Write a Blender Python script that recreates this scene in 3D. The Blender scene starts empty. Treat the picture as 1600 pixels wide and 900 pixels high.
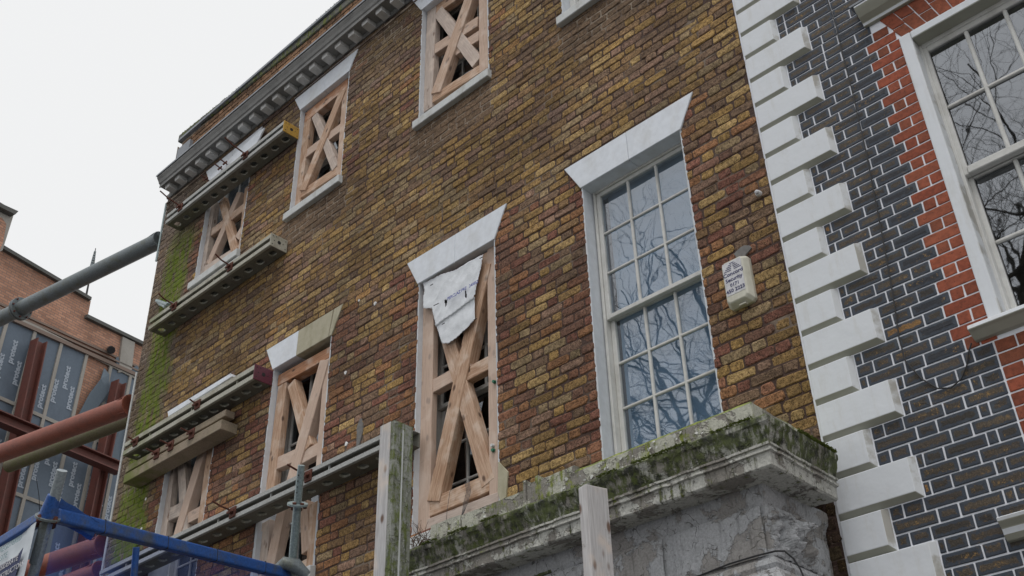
import bpy, math, random
import numpy as np
from mathutils import Vector, Matrix, noise as mnoise
random.seed(7); rng = np.random.default_rng(7)
S = bpy.context.scene; COL = S.collection
R = math.radians

# ---------------------------------------------------------------- camera
F_PX, YAW, PITCH, ROLL, DIST = 1669.034, -0.743596, 0.5854967, -0.0297744, 5.11447
CAM = Vector((0, -DIST, 1.6))
fw = Vector((math.sin(YAW)*math.cos(PITCH), math.cos(YAW)*math.cos(PITCH), math.sin(PITCH)))
r0 = Vector((math.cos(YAW), -math.sin(YAW), 0)); u0 = r0.cross(fw)
cr, sr = math.cos(ROLL), math.sin(ROLL)
rt = cr*r0 + sr*u0; up = -sr*r0 + cr*u0
cam = bpy.data.objects.new('camera', bpy.data.cameras.new('camera')); COL.objects.link(cam)
cam.matrix_world = Matrix.Translation(CAM) @ Matrix((rt, up, -fw)).transposed().to_4x4()
cam.data.sensor_width = 36; cam.data.lens = F_PX/1600*36
cam.data.clip_start = .05; cam.data.clip_end = 2000
S.camera = cam
# ---------------------------------------------------------------- world: overcast daylight
SUN_EL, SUN_AZ = R(66), R(152)
w = bpy.data.worlds.new('World'); S.world = w; w.use_nodes = True
nt = w.node_tree; bg = nt.nodes['Background']
sky = nt.nodes.new('ShaderNodeTexSky'); sky.sky_type = 'NISHITA'; sky.sun_disc = False
sky.sun_elevation = SUN_EL; sky.sun_rotation = SUN_AZ; sky.dust_density = 4
mx = nt.nodes.new('ShaderNodeMix'); mx.data_type = 'RGBA'; mx.inputs[0].default_value = .93
mx.inputs[7].default_value = (9.3, 9.35, 9.35, 1)
nt.links.new(sky.outputs[0], mx.inputs[6]); nt.links.new(mx.outputs[2], bg.inputs[0])
bg.inputs[1].default_value = .1
sun = bpy.data.objects.new('sun', bpy.data.lights.new('sun', 'SUN')); COL.objects.link(sun)
sun.data.energy = 1.25; sun.data.angle = R(22); sun.data.color = (1, .97, .93)
sd = Vector((math.sin(SUN_AZ)*math.cos(SUN_EL), math.cos(SUN_AZ)*math.cos(SUN_EL), math.sin(SUN_EL)))
sun.rotation_euler = sd.to_track_quat('Z', 'Y').to_euler()
S.view_settings.view_transform = 'Standard'; S.view_settings.look = 'None'
S.view_settings.exposure = 0; S.view_settings.gamma = 1

# ---------------------------------------------------------------- measuring helpers
def ray(px, py): return fw*F_PX + rt*(px-800) - up*(py-450)
def at(px, py, Y=0.0):                  # point of the facade-parallel plane y=Y seen at a photo pixel
    d = ray(px, py); return CAM + d*((Y-CAM.y)/d.y)
def deep(px, py, t): return CAM + ray(px, py)/F_PX*t
FP0 = Vector((-25.15, 4.52, 0)); FU = Vector((-.2, .98, 0)).normalized(); FN = Vector((FU.y, -FU.x, 0))
def far(px, py, off=0.0):               # point on the far flank wall (off metres in front of it)
    d = ray(px, py); p = FP0 + FN*off; return CAM + d*((p-CAM).dot(FN)/d.dot(FN))

# ---------------------------------------------------------------- materials
def new_mat(name):
    m = bpy.data.materials.new(name); m.use_nodes = True
    return m, m.node_tree, m.node_tree.nodes['Principled BSDF']
class G:
    def __init__(s, nt): s.nt = nt; s._pos = None
    def n(s, t, **k):
        nd = s.nt.nodes.new('ShaderNode'+t)
        for a, b in k.items(): setattr(nd, a, b)
        return nd
    def l(s, a, b): s.nt.links.new(a, b)
    def pos(s, kind='w'):
        if kind == 'w': return s.n('NewGeometry').outputs['Position']
        return s.n('TexCoord').outputs['Object']
    def mapping(s, v, scale):
        m = s.n('Mapping'); m.inputs['Scale'].default_value = scale; s.l(v, m.inputs[0]); return m.outputs[0]
    def noise(s, v, scale, detail=3, rough=.55, dist=0):
        k = s.n('TexNoise'); k.inputs['Scale'].default_value = scale; k.inputs['Detail'].default_value = detail
        k.inputs['Roughness'].default_value = rough; k.inputs['Distortion'].default_value = dist
        s.l(v, k.inputs['Vector']); return k.outputs['Fac']
    def ramp(s, f, a, b, lo=0.0, hi=1.0):
        m = s.n('MapRange'); m.interpolation_type = 'SMOOTHSTEP'
        for i, x in zip((1, 2, 3, 4), (a, b, lo, hi)): m.inputs[i].default_value = x
        s.l(f, m.inputs[0]); return m.outputs[0]
    def math(s, op, a, b=None):
        m = s.n('Math', operation=op)
        for i, x in enumerate((a, b)):
            if x is None: continue
            if isinstance(x, (int, float)): m.inputs[i].default_value = x
            else: s.l(x, m.inputs[i])
        return m.outputs[0]
    def mix(s, f, a, b, blend='MIX'):
        m = s.n('Mix', data_type='RGBA', blend_type=blend)
        for i, x in ((0, f), (6, a), (7, b)):
            if isinstance(x, (int, float)): m.inputs[i].default_value = x
            elif isinstance(x, tuple): m.inputs[i].default_value = (*x, 1)
            else: s.l(x, m.inputs[i])
        return m.outputs[2]
    def bump(s, h, strength, dist, prev=None):
        b = s.n('Bump'); b.inputs['Strength'].default_value = strength; b.inputs['Distance'].default_value = dist
        s.l(h, b.inputs['Height'])
        if prev: s.l(prev, b.inputs['Normal'])
        return b.outputs[0]
    def gray(s, f):
        c = s.n('CombineColor')
        for i in range(3): s.l(f, c.inputs[i])
        return c.outputs[0]

def mossmask(g, P):
    sp = g.n('SeparateXYZ'); g.l(P, sp.inputs[0]); X, Z = sp.outputs[0], sp.outputs[2]
    wob = g.noise(P, 1.3, 3)
    x2 = g.math('ADD', X, g.math('MULTIPLY', g.math('SUBTRACT', wob, .5), .55))
    band = g.math('SUBTRACT', 1.0, g.math('ABSOLUTE', g.math('MULTIPLY', g.math('ADD', x2, 10.28), 2.3)))
    band = g.ramp(band, 0, .75)
    thin = g.noise(g.mapping(P, (9, 9, 2.2)), 1.6, 4, .7)
    fade = g.ramp(Z, 10.0, 9.3)
    m = g.math('MULTIPLY', g.math('MULTIPLY', g.ramp(g.math('ADD', band, g.math('MULTIPLY', g.math('SUBTRACT', thin, .5), 1.5)), .15, 1.0), g.ramp(thin, .32, .56)), fade)
    m = g.math('MULTIPLY', m, g.ramp(g.noise(P, 34, 4, .75), .34, .52, .4, 1.0))
    return m, X, Z

def mat_brick(name='weathered_brick'):
    m, nt, b = new_mat(name); g = G(nt); P = g.pos()
    a = g.n('Attribute', attribute_name='Col').outputs['Color']
    n1 = g.noise(P, 45, 4, .65); n2 = g.noise(P, 190, 3, .6)
    c = g.mix(1.0, a, g.gray(g.ramp(n1, .3, .7, .55, 1.38)), 'MULTIPLY')
    c = g.mix(g.ramp(g.noise(P, 130, 3, .65), .53, .61), c, g.mix(1.0, c, (.26, .2, .17), 'MULTIPLY'))
    c = g.mix(g.ramp(g.noise(P, 120, 3, .6), .60, .70, 0, .5), c, (.42, .32, .17))
    c = g.mix(g.ramp(g.noise(P, 14, 3), .58, .72, 0, .55), c, (.075, .05, .035))
    c = g.mix(1.0, c, g.gray(g.ramp(g.noise(P, 1.1, 4), .3, .7, .72, 1.2)), 'MULTIPLY')
    c = g.mix(1.0, c, (1.02, .96, .98), 'MULTIPLY')
    mm, X, Z = mossmask(g, P)
    soot = g.math('MAXIMUM', g.ramp(Z, 9.9, 10.7, 0, .62), g.ramp(X, -9.9, -10.7, 0, .5))
    c = g.mix(soot, c, g.mix(1.0, c, (.62, .62, .66), 'MULTIPLY'))
    c = g.mix(mm, c, g.mix(g.noise(P, 30, 2), (.06, .10, .006), (.19, .25, .012)))
    g.l(c, b.inputs['Base Color']); b.inputs['Roughness'].default_value = .88; b.inputs['Specular IOR Level'].default_value = .25
    nb = g.bump(n1, .55, .006); nb = g.bump(n2, .6, .0025, nb); g.l(nb, b.inputs['Normal'])
    return m

def mat_mortar():
    m, nt, b = new_mat('dark_lime_mortar'); g = G(nt); P = g.pos()
    n = g.noise(P, 60, 4, .7)
    c = g.mix(n, (.03, .017, .014), (.10, .058, .045))
    mm, X, Z = mossmask(g, P)
    # paler repointed patches: left corner, under the upper sills
    pal = g.ramp(X, -9.85, -10.3)
    def boxm(x0, x1, z0, z1):
        e = .08
        a1 = g.math('MULTIPLY', g.ramp(X, x0-e, x0+e), g.ramp(X, x1+e, x1-e))
        return g.math('MULTIPLY', a1, g.math('MULTIPLY', g.ramp(Z, z0-e, z0+e), g.ramp(Z, z1+e, z1-e)))
    for bb in ((-6.0, -4.75, 8.22, 8.6), (-8.15, -6.8, 8.22, 8.6), (-4.1, -2.9, 8.2, 8.6), (-7.1, -6.0, 10.1, 10.6)):
        pal = g.math('MAXIMUM', pal, boxm(*bb))
    patch = g.ramp(g.noise(P, 1.7, 3, .6), .52, .62, 0, .6)
    patch = g.math('MAXIMUM', patch, g.ramp(g.noise(g.mapping(P, (1.5, 1, 60)), 2.0, 2), .60, .66, 0, .55))
    pal = g.math('MAXIMUM', pal, patch)
    pal = g.math('MULTIPLY', pal, g.ramp(g.noise(P, 6, 4), .4, .6, .25, 1))
    c = g.mix(pal, c, (.33, .27, .21))
    c = g.mix(mm, c, (.1, .15, .01))
    g.l(c, b.inputs['Base Color']); b.inputs['Roughness'].default_value = .95
    g.l(g.bump(n, .8, .008), b.inputs['Normal']); return m

def mat_darkbrick():
    m, nt, b = new_mat('dark_glazed_brick'); g = G(nt); P = g.pos()
    a = g.n('Attribute', attribute_name='Col').outputs['Color']
    rim = g.n('Attribute', attribute_name='rim').outputs['Fac']
    n1 = g.noise(P, 40, 5, .7); n2 = g.noise(P, 150, 3)
    core = g.ramp(g.math('ADD', g.math('SUBTRACT', 1.0, rim), g.math('MULTIPLY', g.math('SUBTRACT', n1, .5), 2.2)), .5, .8)
    slate = g.mix(n2, (.022, .029, .042), (.06, .075, .10))
    slate = g.mix(g.ramp(g.noise(P, 9, 2), .55, .7, 0, .5), slate, (.07, .085, .10))
    brown = g.mix(1.0, a, g.gray(g.ramp(n2, .3, .7, .5, 1.35)), 'MULTIPLY')
    c = g.mix(g.math('MULTIPLY', core, .75), slate, brown)
    spall = g.math('MULTIPLY', g.ramp(g.noise(P, 55, 4, .8), .55, .64), g.ramp(g.noise(P, 5, 2), .42, .62))
    c = g.mix(g.math('MULTIPLY', spall, g.math('MAXIMUM', core, .25)), c, (.30, .18, .06))
    g.l(c, b.inputs['Base Color']); b.inputs['Roughness'].default_value = .62; b.inputs['Specular IOR Level'].default_value = .35
    nb = g.bump(n1, .5, .004); g.l(g.bump(n2, .5, .002, nb), b.inputs['Normal']); return m

def mat_redbrick():
    m, nt, b = new_mat('rubbed_red_brick'); g = G(nt); P = g.pos()
    a = g.n('Attribute', attribute_name='Col').outputs['Color']
    n1 = g.noise(P, 35, 4, .7); n2 = g.noise(P, 160, 3)
    c = g.mix(1.0, a, g.gray(g.ramp(n1, .25, .75, .68, 1.22)), 'MULTIPLY')
    c = g.mix(g.math('MULTIPLY', g.ramp(g.noise(P, 75, 4), .6, .7), .6), c, (.07, .018, .012))
    g.l(c, b.inputs['Base Color']); b.inputs['Roughness'].default_value = .9
    nb = g.bump(n1, .35, .004); g.l(g.bump(n2, .4, .0018, nb), b.inputs['Normal']); return m

def mat_paint(name, col, dirt=.3, rough=.55, dirtcol=(.25, .23, .2), scale=5, kind='w', bump=.25):
    m, nt, b = new_mat(name); g = G(nt); P = g.pos(kind)
    n = g.noise(g.mapping(P, (1, 1, .5)), scale, 5, .65); n2 = g.noise(P, 55, 4, .7)
    c = g.mix(g.ramp(n, .42, .75, 0, dirt), col, dirtcol)
    c = g.mix(g.ramp(n2, .62, .74, 0, dirt), c, dirtcol)
    c = g.mix(1.0, c, g.gray(g.ramp(g.noise(P, 18, 4), .3, .7, .95, 1.04)), 'MULTIPLY')
    g.l(c, b.inputs['Base Color']); b.inputs['Roughness'].default_value = rough
    nb = g.bump(n2, bump, .003); g.l(g.bump(g.noise(P, 6, 2), bump*.6, .01, nb), b.inputs['Normal']); return m

def mat_quoin():
    m, nt, b = new_mat('quoin_masonry_paint'); g = G(nt); P = g.pos()
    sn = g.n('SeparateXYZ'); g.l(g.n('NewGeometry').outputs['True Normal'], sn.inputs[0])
    st = g.noise(g.mapping(P, (9, 9, 1.6)), 2.2, 5, .7); big = g.noise(P, 4, 5, .65)
    c = g.mix(g.ramp(st, .48, .72, 0, .30), (.66, .69, .73), (.50, .49, .45))
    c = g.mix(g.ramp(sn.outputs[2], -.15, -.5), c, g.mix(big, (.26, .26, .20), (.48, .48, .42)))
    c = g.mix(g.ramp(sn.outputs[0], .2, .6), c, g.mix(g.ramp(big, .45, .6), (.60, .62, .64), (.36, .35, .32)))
    c = g.mix(g.ramp(g.noise(P, 22, 5, .8), .68, .74, 0, .6), c, (.30, .29, .27))
    g.l(c, b.inputs['Base Color']); b.inputs['Roughness'].default_value = .6
    nb = g.bump(g.noise(P, 7, 3), .35, .012); g.l(g.bump(g.noise(P, 45, 3), .12, .002, nb), b.inputs['Normal']); return m

def mat_wood(name='sawn_softwood', c1=(.40, .22, .12), c2=(.60, .40, .27), grey=.25):
    m, nt, b = new_mat(name); g = G(nt); P = g.pos('o')
    ri = g.n('ObjectInfo').outputs['Random']
    off = g.n('VectorMath', operation='ADD'); g.l(P, off.inputs[0])
    cx = g.n('CombineXYZ'); g.l(g.math('MULTIPLY', ri, 17.0), cx.inputs[0]); g.l(g.math('MULTIPLY', ri, 9.0), cx.inputs[2]); g.l(cx.outputs[0], off.inputs[1])
    V = off.outputs[0]
    grain = g.noise(g.mapping(V, (14, 14, .9)), 6, 4, .6, .4); fine = g.noise(g.mapping(V, (60, 60, 2)), 5, 3)
    c = g.mix(g.ramp(grain, .3, .7), c1, c2)
    c = g.mix(g.ramp(fine, .5, .75, 0, .45), c, tuple(x*.5 for x in c1))
    vo = g.n('TexVoronoi'); vo.inputs['Scale'].default_value = 1; g.l(g.mapping(V, (11, 11, 6)), vo.inputs[0])
    c = g.mix(g.ramp(vo.outputs['Distance'], .24, .09), c, (.09, .04, .02))
    blot = g.ramp(g.noise(V, 5, 3), .48, .66); c = g.mix(g.math('MULTIPLY', blot, .55), c, (.74, .62, .52))
    c = g.mix(g.ramp(ri, 0, 1, 0, grey*.8), c, (.60, .48, .41))
    dirt = g.ramp(g.noise(V, 9, 5, .7), .6, .75); c = g.mix(g.math('MULTIPLY', dirt, .65), c, (.14, .10, .08))
    g.l(c, b.inputs['Base Color']); b.inputs['Roughness'].default_value = .75
    nb = g.bump(grain, .3, .003); g.l(g.bump(fine, .35, .0015, nb), b.inputs['Normal']); return m

def mat_stucco(name, moss=.5, gcol=((.012, .018, .004), (.15, .18, .02)), paint=(.52, .51, .47), dark=.5, bare=(.25, .235, .21), k=1.0):
    m, nt, b = new_mat(name); g = G(nt); P = g.pos()
    geo = g.n('NewGeometry'); sn = g.n('SeparateXYZ'); g.l(geo.outputs['True Normal'], sn.inputs[0])
    big = g.noise(P, 3.2*k, 6, .68, .3); mid = g.noise(P, 12*k, 6, .7); fine = g.noise(P, 80, 4, .7)
    st = g.noise(g.mapping(P, (16, 16, 2.5)), 1.6, 5, .7)
    peel = g.ramp(big, .50, .535)
    c = g.mix(peel, paint, bare)
    c = g.mix(1.0, c, g.gray(g.ramp(fine, .25, .75, .75, 1.15)), 'MULTIPLY')
    vo = g.n('TexVoronoi', feature='DISTANCE_TO_EDGE'); vo.inputs['Scale'].default_value = 7*k
    wv = g.n('VectorMath', operation='ADD'); g.l(P, wv.inputs[0])
    nz = g.n('TexNoise'); nz.inputs['Scale'].default_value = 9; g.l(P, nz.inputs['Vector'])
    sc = g.n('VectorMath', operation='SCALE'); sc.inputs['Scale'].default_value = .25; g.l(nz.outputs['Color'], sc.inputs[0]); g.l(sc.outputs[0], wv.inputs[1])
    g.l(wv.outputs[0], vo.inputs['Vector'])
    crack = g.math('MULTIPLY', g.ramp(vo.outputs['Distance'], .028, .008), g.ramp(mid, .42, .6))
    c = g.mix(g.math('MULTIPLY', crack, .75), c, (.05, .045, .035))
    c = g.mix(g.math('MULTIPLY', g.ramp(st, .52, .68), dark), c, (.045, .042, .035))
    if moss > 0:
        upf = g.ramp(sn.outputs[2], -.1, .9, 0, .35)
        mm = g.math('ADD', g.math('ADD', g.math('MULTIPLY', st, .55), g.math('MULTIPLY', mid, .45)), upf)
        mm = g.ramp(mm, .72-.34*moss, .80-.30*moss)
        gc = g.mix(g.ramp(g.noise(P, 18, 5, .75), .35, .62), *gcol)
        c = g.mix(g.math('MULTIPLY', mm, .88), c, gc)
    g.l(c, b.inputs['Base Color']); b.inputs['Roughness'].default_value = .85
    nb = g.bump(g.math('SUBTRACT', 1.0, peel), .7, .012); nb = g.bump(mid, .5, .018, nb)
    nb = g.bump(crack, .8, -.006, nb) if False else nb
    g.l(g.bump(fine, .5, .004, nb), b.inputs['Normal']); return m

def mat_metal(name, col, rust=(.14, .05, .025), amt=.4, rough=.55, metal=.3, moss=0):
    m, nt, b = new_mat(name); g = G(nt); P = g.pos()
    n = g.noise(P, 7, 6, .7); f = g.noise(P, 90, 3)
    c = g.mix(g.ramp(n, .45, .7, 0, amt), col, rust)
    c = g.mix(1.0, c, g.gray(g.ramp(f, .3, .7, .8, 1.15)), 'MULTIPLY')
    if moss: 
        sp = g.n('SeparateXYZ'); g.l(P, sp.inputs[0])
        c = g.mix(g.math('MULTIPLY', g.ramp(g.noise(P, 5, 4), .35, .6), g.ramp(sp.outputs[0], -9.2, -10.3, .1, moss)), c, (.13, .16, .02))
    g.l(c, b.inputs['Base Color']); b.inputs['Roughness'].default_value = rough; b.inputs['Metallic'].default_value = metal
    g.l(g.bump(f, .25, .002), b.inputs['Normal']); return m

def mat_plain(name, col, rough=.7, emis=None):
    m, nt, b = new_mat(name); g = G(nt); P = g.pos()
    c = g.mix(1.0, col, g.gray(g.ramp(g.noise(P, 30, 3), .3, .7, .85, 1.1)), 'MULTIPLY')
    g.l(c, b.inputs['Base Color']); b.inputs['Roughness'].default_value = rough; return m

def mat_glass(name, refl=.16, tint=(.55, .6, .62), wav=.25):
    m = bpy.data.materials.new(name); m.use_nodes = True; nt = m.node_tree; nt.nodes.clear(); g = G(nt)
    out = g.n('OutputMaterial'); gl = g.n('BsdfGlossy'); gl.inputs['Roughness'].default_value = .015
    gl.inputs['Color'].default_value = (.9, .94, 1, 1)
    tr = g.n('BsdfTransparent'); tr.inputs[0].default_value = (*tint, 1)
    lw = g.n('LayerWeight'); lw.inputs['Blend'].default_value = .5
    f = g.math('ADD', g.math('MULTIPLY', g.math('POWER', lw.outputs['Facing'], 3.0), .8), refl)
    f = g.math('MULTIPLY', f, g.math('SUBTRACT', 1.0, g.n('NewGeometry').outputs['Backfacing']))
    mx = g.n('MixShader'); g.l(f, mx.inputs[0]); g.l(tr.outputs[0], mx.inputs[1]); g.l(gl.outputs[0], mx.inputs[2])
    P = g.pos(); g.l(g.bump(g.noise(P, 3.5, 2), wav, .004), gl.inputs['Normal'])
    g.l(mx.outputs[0], out.inputs[0]); return m

M = {}
M['brick'] = mat_brick(); M['mortar'] = mat_mortar(); M['darkbrick'] = mat_darkbrick(); M['redbrick'] = mat_redbrick()
M['white_mortar'] = mat_paint('white_ribbon_pointing', (.80, .82, .88), .06, .8, bump=.1)
M['lintel'] = mat_paint('white_painted_lintel', (.70, .74, .80), .45, .5, (.50, .50, .48), 5, bump=.10)
M['bare_stone'] = mat_paint('bare_stained_stone', (.42, .39, .29), .5, .8, (.24, .22, .13), 9, bump=.5)
M['sill'] = mat_paint('worn_white_sill', (.56, .58, .58), .45, .65, (.28, .26, .22), 9)
M['sash'] = mat_paint('sash_white_paint', (.60, .60, .58), .35, .5, (.30, .28, .25), 8)
M['reveal'] = mat_paint('painted_reveal', (.58, .61, .65), .2, .6, (.3, .28, .26), 6)
M['quoin'] = mat_quoin()
M['wood'] = mat_wood('sawn_softwood', (.36, .20, .115), (.60, .42, .30), .75); M['wood_grey'] = mat_wood('weathered_softwood', (.33, .26, .22), (.56, .49, .44), .6); M['wood_orange'] = mat_wood('orange_softwood', (.36, .15, .07), (.56, .30, .17), .1)
M['stucco_mossy'] = mat_stucco('mossy_peeling_stucco', .92, dark=.95, gcol=((.006, .009, .003), (.075, .10, .012)), paint=(.4, .4, .36))
M['stucco_fascia'] = mat_stucco('streaked_stucco_fascia', .52, dark=.8, paint=(.5, .5, .46))
M['stucco_block'] = mat_stucco('peeling_lichen_stucco', .62, gcol=((.07, .10, .01), (.24, .28, .03)), dark=.55, paint=(.47, .47, .40))
M['stucco_grey'] = mat_stucco('flaking_grey_stucco', 0, paint=(.47, .48, .495), dark=.4, bare=(.36, .345, .33))
M['cornice'] = mat_paint('grey_cornice_paint', (.27, .27, .265), .5, .7, (.12, .12, .12), 6)
M['modillion'] = mat_paint('modillion_paint', (.62, .62, .61), .3, .7, (.2, .2, .2), 9)
M['lead'] = mat_paint('lead_flashing', (.22, .24, .27), .5, .6, (.35, .36, .37), 8)
M['coping'] = mat_stucco('mossy_coping', .75, dark=.5, paint=(.12, .12, .11), bare=(.07, .07, .065))
M['beam'] = mat_metal('cream_beam_paint', (.42, .41, .35), (.2, .16, .11), .5, .6, .0, .55)
M['beam_grey'] = mat_metal('grey_beam_paint', (.38, .39, .38), (.2, .19, .16), .4, .6, .0)
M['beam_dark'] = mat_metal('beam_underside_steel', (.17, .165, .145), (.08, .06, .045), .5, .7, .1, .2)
M['yellow'] = mat_metal('ochre_end_plate', (.50, .30, .05), (.2, .15, .08), .5, .6, 0)
M['maroon'] = mat_metal('maroon_end_plate', (.12, .025, .045), (.05, .02, .03), .4, .5, 0)
M['rust'] = mat_metal('rusty_bolt_steel', (.13, .045, .03), (.05, .02, .015), .6, .8, .2)
M['redox'] = mat_metal('red_oxide_paint', (.27, .075, .045), (.12, .045, .035), .5, .55, 0)
M['redoxdark'] = mat_metal('dark_red_oxide_steel', (.13, .04, .03), (.05, .03, .025), .5, .6, 0)
M['strut'] = mat_metal('grey_strut_paint', (.17, .20, .215), (.12, .12, .07), .6, .5, .1)
M['mossy_strut'] = mat_metal('mossy_strut_paint', (.13, .12, .07), (.10, .12, .03), .8, .8, 0)
M['galv'] = mat_metal('galvanised_tube', (.30, .37, .38), (.2, .22, .22), .5, .45, .35)
M['blue'] = mat_metal('blue_wrap', (.018, .085, .31), (.07, .085, .11), .95, .45, 0)
M['painted_tube'] = mat_metal('paint_spattered_tube', (.30, .34, .36), (.03, .10, .35), .9, .6, .1)
M['greenpost'] = mat_stucco('algae_stained_timber', .70, gcol=((.03, .045, .01), (.12, .15, .03)), paint=(.30, .31, .28), dark=.6, bare=(.22, .23, .19), k=1.5)
M['palepost'] = mat_wood('pale_painted_timber', (.42, .42, .43), (.58, .59, .60), .2)
M['glass'] = mat_glass('old_window_glass', .12)
M['glass_bright'] = mat_glass('clear_window_glass', .28, (.3, .32, .33), .15)
M['glass_film'] = mat_glass('dusty_window_glass', .22, (.80, .86, .92), .2)
M['room'] = mat_plain('dark_interior', (.012, .013, .015), .9)
M['blind'] = mat_paint('blue_grey_blind', (.32, .40, .46), .4, .8, (.22, .28, .33), 3)
M['sheet'] = mat_paint('white_breather_sheet', (.70, .73, .77), .05, .5, (.5, .52, .55), 12, bump=.6)
M['ink_blue'] = mat_plain('blue_print', (.05, .07, .36)); M['ink_navy'] = mat_plain('navy_print', (.03, .035, .12))
M['print_grey'] = mat_plain('pale_grey_print', (.36, .41, .48)); M['membrane'] = mat_paint('slate_blue_membrane', (.11, .145, .19), .5, .6, (.05, .065, .09), 1.2)
M['membrane_back'] = mat_paint('folded_membrane', (.10, .135, .17), .3, .6, (.05, .07, .09), 1.5)
M['batten'] = mat_paint('grey_timber_batten', (.33, .31, .28), .4, .8, (.18, .16, .14), 2)
M['alarm'] = mat_paint('cream_plastic', (.56, .55, .47), .3, .45, (.3, .28, .2), 14, bump=.05)
M['label'] = mat_plain('white_label', (.60, .60, .63)); M['black'] = mat_plain('black_rubber', (.015, .015, .017), .5)
M['white'] = mat_plain('white_plastic', (.7, .7, .7), .4); M['green'] = mat_plain('green_cap', (.02, .16, .09), .4)
M['asphalt'] = mat_plain('asphalt', (.05, .05, .052), .9); M['paving'] = mat_plain('paving_slab', (.13, .125, .115), .9)
M['bark'] = mat_plain('tree_bark', (.05, .045, .035), .95); M['twig'] = mat_plain('dry_twig', (.10, .065, .045), .9)
M['banner'] = mat_paint('banner_vinyl', (.58, .63, .68), .15, .45, (.4, .45, .5), 6, bump=.1)

def mat_sheetblue():
    m = bpy.data.materials.new('translucent_blue_sheeting'); m.use_nodes = True; nt = m.node_tree; nt.nodes.clear(); g = G(nt)
    out = g.n('OutputMaterial'); d = g.n('BsdfDiffuse'); d.inputs[0].default_value = (.03, .09, .42, 1)
    tr = g.n('BsdfTransparent'); tr.inputs[0].default_value = (.72, .78, .98, 1)
    P = g.pos(); sp = g.n('SeparateXYZ'); g.l(P, sp.inputs[0])
    f = g.math('ADD', g.ramp(g.noise(P, 2.5, 3), .3, .7, .0, .2), g.ramp(sp.outputs[2], 3.55, 3.0, .0, .36))
    mx = g.n('MixShader'); g.l(f, mx.inputs[0]); g.l(tr.outputs[0], mx.inputs[1]); g.l(d.outputs[0], mx.inputs[2]); g.l(mx.outputs[0], out.inputs[0]); return m
M['bluesheet'] = mat_sheetblue()
def mat_farbrick():
    m, nt, b = new_mat('far_red_brickwork'); g = G(nt)
    bt = g.n('TexBrick'); uv = g.n('UVMap').outputs[0]; g.l(uv, bt.inputs['Vector'])
    bt.inputs['Scale'].default_value = 1; bt.inputs['Brick Width'].default_value = .225; bt.inputs['Row Height'].default_value = .075
    bt.inputs['Mortar Size'].default_value = .009; bt.inputs['Mortar Smooth'].default_value = .3; bt.inputs['Bias'].default_value = 0
    bt.inputs['Color1'].default_value = (.47, .25, .165, 1); bt.inputs['Color2'].default_value = (.32, .165, .11, 1); bt.inputs['Mortar'].default_value = (.2, .15, .125, 1)
    c = g.mix(1.0, bt.outputs[0], g.gray(g.ramp(g.noise(uv, .8, 5), .3, .7, .8, 1.25)), 'MULTIPLY')
    c = g.mix(g.ramp(g.noise(uv, 3, 4), .55, .75, 0, .35), c, (.34, .16, .09))
    g.l(c, b.inputs['Base Color']); b.inputs['Roughness'].default_value = .9
    g.l(g.bump(bt.outputs['Fac'], .4, -.01), b.inputs['Normal']); return m
M['farbrick'] = mat_farbrick(); M['farcoping'] = mat_paint('dark_coping', (.10, .10, .095), .4, .8, (.05, .06, .04), 3)

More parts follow.
